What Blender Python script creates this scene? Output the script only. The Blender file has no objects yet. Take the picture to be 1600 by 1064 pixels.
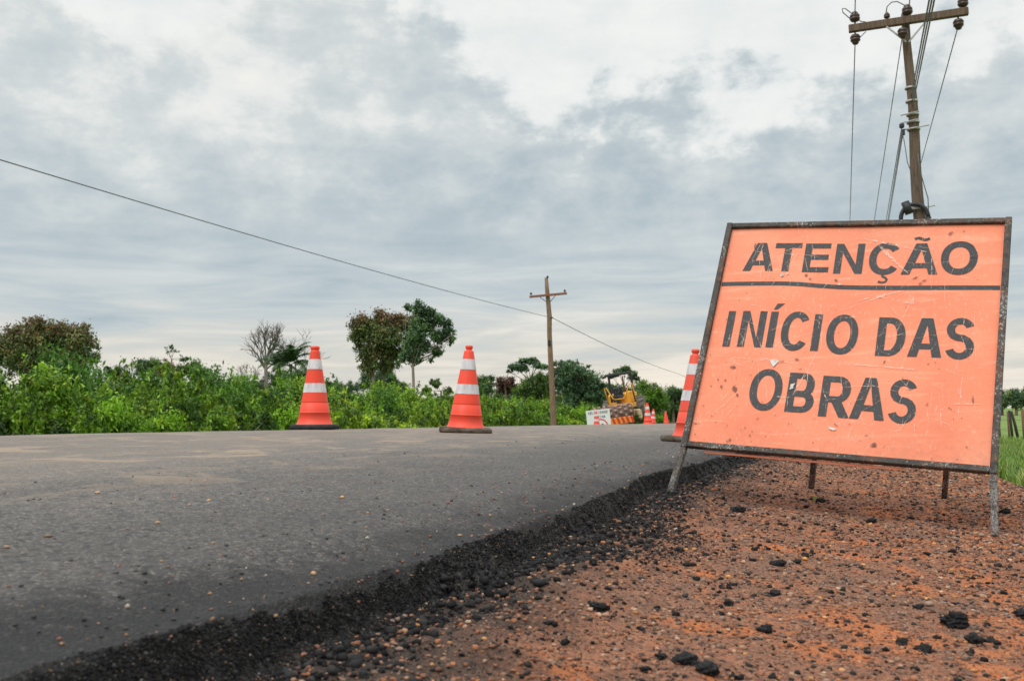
import bpy, math, random
import numpy as np
from mathutils import Vector, Matrix
rnd = random.Random(7)
RS = np.random.RandomState(11)
S = bpy.context.scene
COL = S.collection

# ------------------------------------------------------------------ camera
FPX, HY, VPX = 1550.0, 650.0, 1325.0          # focal length and horizon in photograph pixels
roll = math.radians(1.0)
pitch = math.atan((HY-532)*math.cos(roll)/FPX)
fw = np.array([0, math.cos(pitch), math.sin(pitch)]); up = np.array([0, -math.sin(pitch), math.cos(pitch)]); rt = np.array([1., 0, 0])
M0 = np.array([math.cos(roll)*rt-math.sin(roll)*up, math.cos(roll)*up+math.sin(roll)*rt, fw])
th = math.radians(18.59599)
LR = np.array([[math.cos(th), -math.sin(th), 0], [math.sin(th), math.cos(th), 0], [0, 0, 1]])
CM = M0 @ LR.T                                 # rows: camera right, up, forward in world axes (+Y along the road)
def ray(x, y): return CM.T @ np.array([(x-800)/FPX, (532-y)/FPX, 1.0])
def at(x, D):                                  # ground position seen at image column x, D metres deep
    d = ray(x, HY)*D; return float(d[0]), float(d[1])
def zat(x, y, D): return float((ray(x, y)*D)[2])
cd = bpy.data.cameras.new('camera'); cam = bpy.data.objects.new('camera', cd); COL.objects.link(cam)
cd.sensor_width = 36; cd.lens = FPX/1600*36; cd.clip_start = 0.05; cd.clip_end = 5000
cam.matrix_world = Matrix([[CM[0][i], CM[1][i], -CM[2][i], 0] for i in range(3)]+[[0, 0, 0, 1]])
cd.dof.use_dof = True; cd.dof.focus_distance = 4.3; cd.dof.aperture_fstop = 9.0
S.camera = cam
S.render.resolution_x = 1024; S.render.resolution_y = 680

# ------------------------------------------------------------------ world, sun, exposure
SUN_EL, SUN_AZ = 52.0, 200.0                   # compass azimuth from +Y, clockwise: the hidden sun is behind the camera
S.view_settings.view_transform = 'Standard'; S.view_settings.look = 'None'
S.view_settings.exposure = 0.0; S.view_settings.gamma = 1.0
S.render.engine = 'CYCLES'

class NT:
    """tiny node helper"""
    def __init__(s, tree): s.t = tree; s.n = tree.nodes; s.l = tree.links
    def node(s, kind, props=None, **ins):
        n = s.n.new(kind)
        for k, v in (props or {}).items(): setattr(n, k, v)
        for k, v in ins.items():
            key = k.replace('_', ' ') if not k.startswith('i') or not k[1:].isdigit() else int(k[1:])
            s.put(n.inputs[key], v)
        return n
    def put(s, sock, v):
        if isinstance(v, bpy.types.NodeSocket): s.l.new(v, sock)
        elif isinstance(v, bpy.types.Node): s.l.new(v.outputs[0], sock)
        else:
            if hasattr(sock.default_value, '__len__') and not hasattr(v, '__len__'): v = [v]*len(sock.default_value)
            if hasattr(v, '__len__') and hasattr(sock.default_value, '__len__') and len(sock.default_value) == 4 and len(v) == 3: v = (*v, 1)
            sock.default_value = v
    def math(s, op, a, b=0.0, c=0.0, clamp=False):
        return s.node('ShaderNodeMath', {'operation': op, 'use_clamp': clamp}, i0=a, i1=b, i2=c).outputs[0]
    def mix(s, f, a, b, blend='MIX'):
        n = s.n.new('ShaderNodeMix'); n.data_type = 'RGBA'; n.blend_type = blend
        s.put(n.inputs[0], f); s.put(n.inputs[6], a); s.put(n.inputs[7], b); return n.outputs[2]
    def ramp(s, f, pts, interp='LINEAR'):
        n = s.n.new('ShaderNodeValToRGB'); n.color_ramp.interpolation = interp
        e = n.color_ramp.elements
        while len(e) > 1: e.remove(e[-1])
        for i, (p, c) in enumerate(pts):
            if not hasattr(c, '__len__'): c = (c, c, c)
            x = e[0] if i == 0 else e.new(p)
            x.position = p; x.color = (*c, 1)
        s.put(n.inputs[0], f); return n.outputs[0]
    def noise(s, vec, scale, detail=4, rough=0.55, dist=0.0, out=0):
        n = s.node('ShaderNodeTexNoise', Scale=scale, Detail=detail, Roughness=rough, Distortion=dist)
        if vec is not None: s.put(n.inputs['Vector'], vec)
        return n.outputs[out]
    def sstep(s, v, a, b):
        n = s.node('ShaderNodeMapRange', {'interpolation_type': 'SMOOTHSTEP'}, i0=v, i1=a, i2=b); return n.outputs[0]
    def scalev(s, vec, sc):
        n = s.node('ShaderNodeMapping'); s.put(n.inputs[0], vec); n.inputs['Scale'].default_value = sc; return n.outputs[0]

W = bpy.data.worlds.new('World'); S.world = W; W.use_nodes = True
w = NT(W.node_tree); w.n.clear()
tc = w.node('ShaderNodeTexCoord').outputs['Generated']
sx = w.node('ShaderNodeSeparateXYZ', Vector=tc)
X_, Y_, Z_ = sx.outputs
zc = w.math('MAXIMUM', Z_, 0.0)
zi = w.math('ADD', zc, 0.045)
pl = w.node('ShaderNodeCombineXYZ', i0=w.math('DIVIDE', X_, zi), i1=w.math('DIVIDE', Y_, zi), i2=0.0).outputs[0]
azr = w.math('ARCTAN2', X_, Y_)                                # 0 along the road, negative to the left
azd = w.math('MULTIPLY', azr, 180/math.pi)
eld = w.math('MULTIPLY', w.math('ARCSINE', Z_), 180/math.pi)
# lumpy cumulus texture (in angle space so lumps stay upright) and streaky stratus texture (cloud plane)
ang = w.node('ShaderNodeCombineXYZ', i0=w.math('MULTIPLY', azd, 0.085), i1=0.0, i2=w.math('MULTIPLY', eld, 0.125)).outputs[0]
lump = w.noise(ang, 1.15, 12, 0.6, 0.12)
lumpb = w.noise(w.scalev(ang, (1.0, 1.0, 1.25)), 2.9, 12, 0.6, 0.1)
streak = w.noise(w.scalev(pl, (0.45, 0.45, 1.0)), 1.0, 9, 0.56, 0.6)
wisp = w.noise(w.scalev(ang, (0.5, 1, 2.9)), 2.1, 8, 0.58, 0.5)
n2 = lambda v, k: w.math('MULTIPLY', w.math('SUBTRACT', v, 0.5), k)
# bright upper deck above an uneven edge
edge = w.ramp(w.node('ShaderNodeMapRange', i0=azd, i1=-50.0, i2=10.0).outputs[0],
              [(0.0, .84), (.15, .78), (.25, .88), (.34, .94), (.44, .80), (.50, .72), (.56, .63), (.62, .60), (.70, .64), (.78, .60), (.86, .64), (.93, .72), (1.0, .74)], 'EASE')
ed = w.math('MULTIPLY', edge, 26.0)
over = w.math('ADD', w.math('SUBTRACT', eld, ed), w.math('ADD', n2(lump, 19.0), n2(lumpb, 9.0)))
upper = w.sstep(over, -.8, 2.2)
# brightness of the lower deck by elevation, modulated by both textures
prof = w.ramp(w.math('DIVIDE', eld, 30.0), [(0.0, .95), (.05, .86), (.11, .74), (.2, .62), (.32, .55), (.45, .57), (.58, .66), (.8, .74), (1.0, .78)])
lw = w.sstep(eld, 7.0, 13.0)                                   # lumps matter above ~10 deg, streaks below
puff = w.math('ADD', w.math('MULTIPLY', lump, .62), w.math('MULTIPLY', lumpb, .38))
tex = w.math('ADD', w.math('MULTIPLY', lw, w.math('ADD', n2(w.sstep(puff, .38, .66), .34), n2(lumpb, .24))),
             w.math('MULTIPLY', w.math('SUBTRACT', 1.0, lw), w.math('ADD', n2(wisp, 1.05), n2(streak, .40))))
leftbright = w.math('MULTIPLY', w.sstep(azd, -17.0, -33.0), w.math('MULTIPLY', w.sstep(eld, 9.0, 13.0), 0.13))
val = w.math('ADD', w.math('ADD', prof, tex), w.math('ADD', leftbright, -.01))
lower = w.ramp(val, [(0.0, (.30, .385, .455)), (.28, (.40, .485, .55)), (.5, (.535, .61, .665)), (.72, (.69, .735, .76)), (.88, (.86, .875, .88)), (1.0, (.93, .925, .91))])
up_c = w.mix(w.sstep(lumpb, .3, .7), (.84, .87, .89), (.94, .95, .955))
cloud = w.mix(upper, lower, up_c)
warm = w.math('MULTIPLY', w.sstep(eld, 9.0, 2.0), w.sstep(val, .45, .75))
cloud = w.mix(warm, cloud, w.mix(1.0, cloud, (1.05, .955, .86), 'MULTIPLY'))
zen = w.math('ADD', 1.0, w.math('MULTIPLY', w.sstep(eld, 26.0, 60.0), 1.15))   # an overcast sky is brightest overhead
cloud = w.mix(1.0, cloud, w.node('ShaderNodeCombineXYZ', i0=zen, i1=zen, i2=w.math('MULTIPLY', zen, .97)).outputs[0], 'MULTIPLY')
sky = w.node('ShaderNodeTexSky'); sky.sky_type = 'NISHITA'; sky.sun_disc = False
sky.sun_elevation = math.radians(SUN_EL); sky.sun_rotation = math.radians(SUN_AZ)
bgs = w.node('ShaderNodeBackground', Color=sky.outputs[0], Strength=0.06)
bgc = w.node('ShaderNodeBackground', Color=cloud, Strength=1.0)
ms = w.node('ShaderNodeMixShader', i0=0.93, i1=bgs, i2=bgc)
wo = w.node('ShaderNodeOutputWorld'); w.l.new(ms.outputs[0], wo.inputs[0])
W.cycles.sampling_method = 'MANUAL'; W.cycles.sample_map_resolution = 512

sd = bpy.data.lights.new('sun', 'SUN'); sd.energy = 1.45; sd.angle = math.radians(35); sd.color = (1.0, .95, .88)
so = bpy.data.objects.new('sun', sd); COL.objects.link(so)
a_, e_ = math.radians(SUN_AZ), math.radians(SUN_EL)
sdir = Vector((math.sin(a_)*math.cos(e_), math.cos(a_)*math.cos(e_), math.sin(e_)))
so.rotation_euler = sdir.to_track_quat('Z', 'Y').to_euler()

# ------------------------------------------------------------------ helpers: noise, meshes, tagging
def _h(ix, iy, s):
    n = (ix*374761393 + iy*668265263 + s*1442695041) & 0xffffffff
    n = ((n ^ (n >> 13))*1274126177) & 0xffffffff
    return ((n ^ (n >> 16)) & 0xffff)/65535.0
def vnoise(x, y, s=0):
    x = np.asarray(x, float); y = np.asarray(y, float)
    ix = np.floor(x).astype(np.int64); iy = np.floor(y).astype(np.int64); fx = x-ix; fy = y-iy
    fx = fx*fx*(3-2*fx); fy = fy*fy*(3-2*fy)
    return (_h(ix, iy, s)*(1-fx)+_h(ix+1, iy, s)*fx)*(1-fy)+(_h(ix, iy+1, s)*(1-fx)+_h(ix+1, iy+1, s)*fx)*fy - .5
def fbm(x, y, s=0, o=4):
    r = 0; a = 1.0; f = 1.0
    for i in range(o): r = r+a*vnoise(x*f, y*f, s+i); a *= .5; f *= 2.03
    return r
def ss(v, a, b):
    t = np.clip((np.asarray(v, float)-a)/(b-a), 0, 1); return t*t*(3-2*t)

def mesh_np(name, V, F, mat, parent=None, col=None, smooth=False, loc=None, mats=None, midx=None):
    """V (n,3); F (m,k) int array; col (m,3) per-face colour"""
    me = bpy.data.meshes.new(name); V = np.asarray(V, np.float32); F = np.asarray(F, np.int32)
    m, k = F.shape
    me.vertices.add(len(V)); me.vertices.foreach_set('co', V.ravel())
    me.loops.add(m*k); me.loops.foreach_set('vertex_index', F.ravel())
    me.polygons.add(m); me.polygons.foreach_set('loop_start', np.arange(0, m*k, k, dtype=np.int32))
    me.polygons.foreach_set('loop_total', np.full(m, k, np.int32))
    if smooth: me.polygons.foreach_set('use_smooth', np.ones(m, bool))
    for mm in (mats or [mat]): me.materials.append(mm)
    if midx is not None: me.polygons.foreach_set('material_index', np.asarray(midx, np.int32))
    if col is not None:
        at_ = me.color_attributes.new('Col', 'FLOAT_COLOR', 'CORNER')
        c = np.ones((m, k, 4), np.float32); c[:, :, :3] = np.asarray(col)[:, None, :]; at_.data.foreach_set('color', c.ravel())
    me.update(calc_edges=True); me.validate()
    o = bpy.data.objects.new(name, me); COL.objects.link(o)
    if loc is not None: o.location = loc
    if parent is not None: o.parent = parent
    return o

class MB:
    """collects polygons for one mesh"""
    def __init__(s): s.v = []; s.f = []; s.mi = []; s.sm = []
    def add(s, vs, fs, mi=0, smooth=False):
        b = len(s.v); s.v += [tuple(map(float, p)) for p in vs]; s.f += [tuple(b+i for i in f) for f in fs]
        s.mi += [mi]*len(fs); s.sm += [smooth]*len(fs); return s
    def box(s, c, size, R=None, mi=0, bev=0.0):
        hx, hy, hz = [d/2 for d in size]; b = min(bev, hx*.9, hy*.9, hz*.9)
        R = R or Matrix.Identity(3); c = Vector(c)
        if b <= 0:
            vs = [Vector((x, y, z)) for x in (-hx, hx) for y in (-hy, hy) for z in (-hz, hz)]
            fs = [(0, 1, 3, 2), (4, 6, 7, 5), (0, 4, 5, 1), (2, 3, 7, 6), (0, 2, 6, 4), (1, 5, 7, 3)]
        else:
            vs = []; idx = {}
            for x in (-1, 1):
                for y in (-1, 1):
                    for z in (-1, 1):
                        for k in range(3):
                            p = [x*(hx-b), y*(hy-b), z*(hz-b)]; p[k] = (x*hx, y*hy, z*hz)[k]
                            idx[(x, y, z, k)] = len(vs); vs.append(Vector(p))
            fs = []
            for k in range(3):
                a, d = [(1, 2), (2, 0), (0, 1)][k]
                for sg in (-1, 1):
                    q = []
                    for (p1, p2) in ((-1, -1), (1, -1), (1, 1), (-1, 1)):
                        t = [0, 0, 0]; t[k] = sg; t[a] = p1; t[d] = p2; q.append(idx[(*t, k)])
                    fs.append(tuple(q if sg > 0 else q[::-1]))
            for k in range(3):
                a, d = [(1, 2), (2, 0), (0, 1)][k]
                for p1 in (-1, 1):
                    for p2 in (-1, 1):
                        t0 = [0, 0, 0]; t0[a] = p1; t0[d] = p2; t1 = t0[:]; t0[k] = -1; t1[k] = 1
                        q = [idx[(*t0, a)], idx[(*t1, a)], idx[(*t1, d)], idx[(*t0, d)]]
                        fs.append(tuple(q if p1*p2 < 0 else q[::-1]))
            for x in (-1, 1):
                for y in (-1, 1):
                    for z in (-1, 1):
                        q = [idx[(x, y, z, k)] for k in range(3)]; fs.append(tuple(q if x*y*z > 0 else q[::-1]))
        return s.add([c+R@v for v in vs], fs, mi)
    def beam(s, a, b, w, d, side=(0, 1, 0), mi=0, bev=0.0):
        a = Vector(a); b = Vector(b); z = (b-a); L = z.length; z.normalize()
        y = Vector(side); y = (y-z*y.dot(z)).normalized(); x = y.cross(z)
        return s.box((a+b)/2, (w, d, L), Matrix((x, y, z)).transposed(), mi, bev)
    def tube(s, pts, rad, n=8, mi=0, caps=True, smooth=True):
        pts = [Vector(p) for p in pts]; rad = rad if hasattr(rad, '__len__') else [rad]*len(pts)
        vs = []; prev = None
        for i, p in enumerate(pts):
            t = (pts[min(i+1, len(pts)-1)]-pts[max(i-1, 0)]).normalized()
            if prev is None:
                ref = Vector((0, 0, 1)) if abs(t.z) < .9 else Vector((1, 0, 0)); u = t.cross(ref).normalized()
            else: u = (prev-t*prev.dot(t)).normalized()
            prev = u; v = t.cross(u)
            vs += [p+rad[i]*(math.cos(2*math.pi*k/n)*u+math.sin(2*math.pi*k/n)*v) for k in range(n)]
        fs = [(i*n+k, i*n+(k+1) % n, (i+1)*n+(k+1) % n, (i+1)*n+k) for i in range(len(pts)-1) for k in range(n)]
        s.add(vs, fs, mi, smooth)
        if caps:
            b = len(s.v)-len(vs)
            s.f += [tuple(b+k for k in range(n))[::-1], tuple(b+(len(pts)-1)*n+k for k in range(n))]; s.mi += [mi, mi]; s.sm += [False, False]
        return s
    def lathe(s, prof, n=32, c=(0, 0, 0), R=None, mi=0, smooth=True):
        R = R or Matrix.Identity(3); c = Vector(c); vs = []
        for r, z in prof: vs += [c+R@Vector((r*math.cos(2*math.pi*k/n), r*math.sin(2*math.pi*k/n), z)) for k in range(n)]
        fs = [(i*n+k, i*n+(k+1) % n, (i+1)*n+(k+1) % n, (i+1)*n+k) for i in range(len(prof)-1) for k in range(n)]
        return s.add(vs, fs, mi, smooth)
    def build(s, name, mats, parent=None, xf=None):
        me = bpy.data.meshes.new(name)
        vs = [tuple(xf(Vector(p))) for p in s.v] if xf else s.v
        me.from_pydata(vs, [], s.f)
        for m in (mats if isinstance(mats, (list, tuple)) else [mats]): me.materials.append(m)
        me.polygons.foreach_set('material_index', s.mi); me.polygons.foreach_set('use_smooth', s.sm); me.update()
        o = bpy.data.objects.new(name, me); COL.objects.link(o)
        if parent is not None: o.parent = parent
        return o
def tag(o, label=None, cat=None, group=None, kind=None):
    for k, v in (('label', label), ('category', cat), ('group', group), ('kind', kind)):
        if v: o[k] = v
    return o
def empty(name, loc, rot=(0, 0, 0)):
    o = bpy.data.objects.new(name, None); COL.objects.link(o); o.location = loc; o.rotation_euler = rot; o.empty_display_size = .1
    return o
KIDS = {}
def copy_tree(o, parent=None):
    c = o.copy(); COL.objects.link(c)
    if parent is not None: c.parent = parent
    for ch in [x for x in o.children]: copy_tree(ch, c)
    return c

# ------------------------------------------------------------------ materials
def mat(name):
    m = bpy.data.materials.new(name); m.use_nodes = True; t = NT(m.node_tree); t.n.clear(); t.m = m
    t.out = t.node('ShaderNodeOutputMaterial'); t.obj = t.node('ShaderNodeTexCoord').outputs['Object']
    t.geo = t.node('ShaderNodeNewGeometry').outputs['Position']; return t
def pbr(t, color, rough=.6, bump=None, bs=.3, bd=.01, spec=.5, metal=0.0, trans=0.0, sheen=0):
    p = t.node('ShaderNodeBsdfPrincipled', Base_Color=color, Roughness=rough, Metallic=metal)
    p.inputs['Specular IOR Level'].default_value = spec
    if bump is not None:
        b = t.node('ShaderNodeBump', Strength=bs, Distance=bd, Height=bump); t.l.new(b.outputs[0], p.inputs['Normal'])
    sh = p.outputs[0]
    if trans:
        tr = t.node('ShaderNodeBsdfTranslucent', Color=color); sh = t.node('ShaderNodeMixShader', i0=trans, i1=sh, i2=tr).outputs[0]
    t.l.new(sh, t.out.inputs[0]); return t.m
def simple(name, c, rough=.6, var=.12, scale=8, spec=.5, metal=0, bs=.2):
    t = mat(name); n = t.noise(t.obj, scale, 5); c = np.array(c)
    return pbr(t, t.ramp(n, [(.3, tuple(c*(1-var))), (.7, tuple(c*(1+var)))]), rough, t.noise(t.obj, scale*5, 4), bs, .004, spec, metal)
def attr(t): return t.node('ShaderNodeAttribute', {'attribute_name': 'Col'}).outputs['Color']

# asphalt: weathered grey on top, fresh black where the edge is broken
def asphalt():
    t = mat('asphalt'); P = t.geo; sx = t.node('ShaderNodeSeparateXYZ', Vector=P)
    vo = t.node('ShaderNodeTexVoronoi', Vector=P, Scale=210.0); vc = vo.outputs['Color']; vd = vo.outputs['Distance']
    vo2 = t.node('ShaderNodeTexVoronoi', Vector=P, Scale=95.0)
    sp = t.node('ShaderNodeSeparateColor', Color=vc).outputs[0]; sp2 = t.node('ShaderNodeSeparateColor', Color=vo2.outputs['Color']).outputs[1]
    fine = t.noise(P, 330, 3, .7)
    v = t.math('ADD', t.math('MULTIPLY', sp, .5), t.math('ADD', t.math('MULTIPLY', sp2, .3), t.math('MULTIPLY', fine, .4)))
    base = t.ramp(v, [(.10, (.028, .029, .031)), (.40, (.083, .078, .075)), (.62, (.118, .109, .102)), (.85, (.185, .168, .152)), (.97, (.33, .31, .28))])
    # stains of dust dragged along the road and wide tone changes
    dn = t.noise(t.scalev(P, (1.6, .5, 1)), 1.3, 6, .6, .4); dn2 = t.noise(t.scalev(P, (3.5, .8, 1)), 2.2, 6, .65, .8)
    track = t.math('MULTIPLY', t.sstep(dn2, .50, .66), t.sstep(fine, .35, .62))
    far = t.sstep(sx.outputs[0], -1.3, -3.4)
    dn3 = t.noise(t.scalev(P, (1.0, .8, 1)), 2.6, 7, .68, .5); patchy = t.math('MULTIPLY', t.sstep(dn3, .52, .62), t.sstep(fine, .30, .52))
    dust = t.math('MULTIPLY', t.math('MULTIPLY', t.math('MAXIMUM', track, patchy), .90), t.math('ADD', .05, t.math('MULTIPLY', t.sstep(sx.outputs[0], -1.2, -2.4), .90)))
    base = t.mix(t.math('MULTIPLY', t.sstep(sp, .90, .96), .75), base, (.34, .31, .28)); base = t.mix(t.math('MULTIPLY', t.sstep(sp2, .25, .10), .65), base, (.022, .022, .022))
    tone = t.ramp(dn, [(.3, .80), (.7, 1.28)])
    base = t.mix(1.0, base, tone, 'MULTIPLY')
    base = t.mix(t.math('MULTIPLY', far, .50), base, (.215, .182, .155))
    base = t.mix(dust, base, (.36, .27, .19))
    film = t.math('MULTIPLY', t.sstep(dn, .42, .62), t.math('MULTIPLY', far, .35)); base = t.mix(film, base, (.21, .165, .13))
    near = t.sstep(t.math('ADD', sx.outputs[0], t.math('MULTIPLY', t.math('SUBTRACT', dn, .5), .8)), -2.6, -.85); base = t.mix(t.math('MULTIPLY', near, .72), base, t.mix(1.0, base, (.36, .36, .38), 'MULTIPLY'))
    # fresh black edge
    en = t.math('ADD', t.math('ADD', sx.outputs[0], t.math('MULTIPLY', t.sstep(sx.outputs[1], 1.75, .75), .14)), t.math('MULTIPLY', t.math('SUBTRACT', t.noise(P, 11, 7, .75), .5), .42))
    ek = t.sstep(en, -.95, -.78)
    blk = t.ramp(v, [(.2, (.004, .004, .005)), (.7, (.016, .016, .017)), (1.0, (.06, .058, .055))])
    base = t.mix(ek, base, blk)
    h = t.math('ADD', t.math('MULTIPLY', vd, -1.0), t.math('MULTIPLY', fine, .6))
    return pbr(t, base, t.ramp(v, [(.2, .62), (.9, .85)]), h, .75, .004, .4)
MAT_ASPH = asphalt()

def laterite():
    t = mat('laterite_gravel'); P = t.geo; sx = t.node('ShaderNodeSeparateXYZ', Vector=P)
    n1 = t.noise(P, 2.2, 6, .6); n2_ = t.noise(P, 14, 6, .65); n3 = t.noise(P, 120, 4, .7)
    vo = t.node('ShaderNodeTexVoronoi', Vector=P, Scale=150.0); cs = t.node('ShaderNodeSeparateColor', Color=vo.outputs['Color'])
    c = t.ramp(n2_, [(.28, (.125, .064, .043)), (.45, (.22, .104, .066)), (.6, (.30, .128, .072)), (.75, (.36, .16, .09))])
    c = t.mix(t.math('MULTIPLY', t.sstep(t.math('ADD', t.noise(P, 5.5, 6, .65), t.math('MULTIPLY', sx.outputs[0], .10)), .50, .60), .85), c, (.50, .155, .05))           # brighter orange clay patches
    c = t.mix(t.math('MULTIPLY', t.sstep(n1, .5, .36), .55), c, (.17, .105, .078))
    c = t.mix(t.math('MULTIPLY', t.sstep(cs.outputs[0], .74, .9), .55), c, (.36, .20, .12))
    c = t.mix(t.math('MULTIPLY', t.sstep(cs.outputs[1], .80, .9), .7), c, (.05, .035, .028))
    c = t.mix(t.math('MULTIPLY', t.sstep(n3, .50, .66), .62), c, (.04, .026, .021))
    # black bitumen crumbs near the asphalt edge
    en = t.math('ADD', sx.outputs[0], t.math('ADD', t.math('MULTIPLY', t.math('SUBTRACT', t.noise(P, 3.1, 5, .6), .5), .60), t.math('MULTIPLY', t.math('SUBTRACT', n3, .5), .35)))
    c = t.mix(t.math('MULTIPLY', t.sstep(en, -.36, -.66), .9), c, t.ramp(n3, [(.3, (.012, .011, .011)), (.7, (.05, .045, .04))]))
    en2 = t.sstep(t.noise(t.scalev(P, (1, 1, 1)), 26, 5, .75), .60, .72)
    c = t.mix(t.math('MULTIPLY', en2, t.sstep(sx.outputs[0], .9, -.5)), c, (.035, .028, .025))
    h = t.math('ADD', t.math('MULTIPLY', vo.outputs['Distance'], -.8), t.math('ADD', n3, n2_))
    return pbr(t, c, .92, h, .8, .006, .25)
MAT_LAT = laterite()

def grassy():
    t = mat('field_grass'); P = t.geo
    n1 = t.noise(P, .9, 6, .6); n2_ = t.noise(P, 9, 6, .7)
    c = t.ramp(n1, [(.3, (.09, .16, .035)), (.5, (.14, .22, .05)), (.7, (.22, .27, .085))])
    c = t.mix(t.math('MULTIPLY', t.sstep(n2_, .5, .7), .5), c, (.19, .20, .075))
    return pbr(t, c, .9, n2_, .8, .05, .2)
MAT_GRASS = grassy()

def rockm(name, rough, spec):
    t = mat(name); c = attr(t); n = t.noise(t.geo, 260, 4, .7)
    c = t.mix(1.0, c, t.ramp(n, [(.3, .62), (.7, 1.35)]), 'MULTIPLY')
    return pbr(t, c, rough, n, .6, .002, spec)
MAT_PEB = rockm('pebble_stone', .8, .3); MAT_BIT = rockm('bitumen_lump', .75, .22)

def leafm(name, trans=.28, rough=.5):
    t = mat(name); c = attr(t); n = t.noise(t.geo, 1.4, 3)
    c = t.mix(1.0, c, t.ramp(n, [(.3, .78), (.7, 1.22)]), 'MULTIPLY'); return pbr(t, c, rough, None, trans=trans, spec=.35)
MAT_LEAF = leafm('leaf', .27); MAT_BLADE = leafm('grass_blade', .3)
MAT_BARK = simple('bark', (.17, .13, .10), .9, .35, 6)
MAT_PALEBARK = simple('pale_bark', (.24, .20, .16), .9, .3, 5)
MAT_GREYBARK = simple('dry_grey_bark', (.15, .125, .11), .9, .3, 5)

def conem(col, scale=9, dirt=(.25, .12, .08)):
    t = mat('cone_plastic'); n = t.noise(t.obj, scale, 6, .65); f = t.noise(t.obj, 60, 4)
    c = t.mix(t.math('MULTIPLY', t.sstep(n, .50, .74), .38), col, dirt)
    c = t.mix(t.math('MULTIPLY', t.sstep(f, .60, .70), .25), c, (.14, .09, .07)); return pbr(t, c, .48, f, .12, .003, .4)
MAT_CONE = conem((.86, .072, .035)); MAT_CONE2 = conem((.80, .085, .045), 7)
def bandm():
    t = mat('reflective_band'); n = t.noise(t.scalev(t.obj, (1, 1, .25)), 22, 6, .6); k = t.noise(t.obj, 45, 5, .7)
    c = t.ramp(n, [(.35, (.50, .49, .52)), (.6, (.70, .69, .71))]); c = t.mix(t.math('MULTIPLY', t.sstep(k, .62, .70), .6), c, (.25, .2, .18))
    c = t.mix(t.math('MULTIPLY', t.sstep(t.noise(t.obj, 5, 5, .7), .45, .65), .4), c, (.42, .36, .33)); return pbr(t, c, .6, None, spec=.3)
MAT_BAND = bandm()
def rubberm(name, a, b):
    t = mat(name); n = t.noise(t.obj, 14, 6, .65); return pbr(t, t.ramp(n, [(.35, a), (.65, b)]), .85, t.noise(t.obj, 70, 4), .6, .004, .2)
MAT_RUB = rubberm('black_rubber', (.012, .012, .013), (.05, .048, .046)); MAT_RUB2 = rubberm('dusty_rubber', (.03, .025, .022), (.16, .12, .09))

def signm():
    t = mat('orange_sign_sheet'); P = t.obj; n = t.noise(P, 3, 6, .6); n2_ = t.noise(P, 28, 6, .7); n3 = t.noise(P, 90, 3)
    c = t.ramp(n, [(.3, (.76, .205, .105)), (.55, (.82, .24, .125)), (.75, (.86, .31, .18))])
    c = t.mix(t.math('MULTIPLY', t.sstep(n2_, .60, .72), .35), c, (.62, .12, .05))
    sm = t.noise(t.scalev(P, (.6, .6, 5)), 3.5, 6, .7, 1.5); c = t.mix(t.math('MULTIPLY', t.sstep(sm, .52, .72), .42), c, (.88, .50, .33))
    wv = t.noise(t.scalev(P, (40, 40, 1)), 2.0, 3, .7); c = t.mix(t.math('MULTIPLY', t.sstep(wv, .58, .70), .30), c, (.9, .55, .42))
    c = t.mix(t.math('MULTIPLY', t.sstep(n3, .70, .76), .6), c, (.16, .06, .04))
    fd_ = t.noise(P, 1.6, 4, .5); c = t.mix(t.math('MULTIPLY', t.sstep(fd_, .42, .68), .35), c, (.88, .38, .25))
    gm = t.math('MULTIPLY', t.sstep(t.math('ADD', t.node('ShaderNodeSeparateXYZ', Vector=P).outputs[2], t.math('MULTIPLY', n2_, .30)), .62, .30), t.sstep(n2_, .40, .62)); c = t.mix(t.math('MULTIPLY', gm, .45), c, (.42, .17, .10))
    return pbr(t, c, .55, n, .3, .02, .35)
def letterm():
    t = mat('black_vinyl'); P = t.obj; n = t.noise(P, 30, 7, .75); s2 = t.noise(t.scalev(P, (60, 60, 3)), 1.6, 4, .7); k = t.noise(P, 120, 3)
    c = t.ramp(n, [(.3, (.012, .013, .016)), (.65, (.028, .03, .035))])
    c = t.mix(t.math('MULTIPLY', t.sstep(s2, .58, .72), .4), c, (.22, .19, .19)); c = t.mix(t.math('MULTIPLY', t.sstep(k, .66, .72), .6), c, (.40, .26, .21))
    return pbr(t, c, .5, None, spec=.35)
def framem(name, bare, tone=1.0):
    t = mat(name); P = t.obj; n = t.noise(P, 120, 7, .75); l = t.noise(P, 5, 5, .7); r = t.noise(P, 18, 6, .7); f = t.noise(t.scalev(P, (1, 1, .22)), 170, 5, .8)
    c = t.ramp(t.noise(P, 30, 5), [(.3, (.028, .026, .026)), (.7, (.085, .075, .066))])
    c = t.mix(t.math('MULTIPLY', t.sstep(r, .48, .62), .75), c, (.13, .065, .04))
    k = t.math('ADD', t.math('ADD', t.math('MULTIPLY', n, .6), t.math('MULTIPLY', f, .4)), t.math('MULTIPLY', t.math('SUBTRACT', l, .5), .42))
    w_ = tuple(np.array((.22, .20, .18))*tone); w2 = tuple(np.array((.52, .51, .50))*tone)
    c = t.mix(t.math('MULTIPLY', t.sstep(k, .56-bare, .64-bare), .85), c, t.ramp(f, [(.4, w_), (.65, w2)]))
    return pbr(t, c, .65, n, .4, .002, .3)
MAT_SIGN, MAT_LET, MAT_FRAME, MAT_LEG = signm(), letterm(), framem('worn_black_paint', .018), framem('bare_scuffed_steel', .06, .62)
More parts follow.
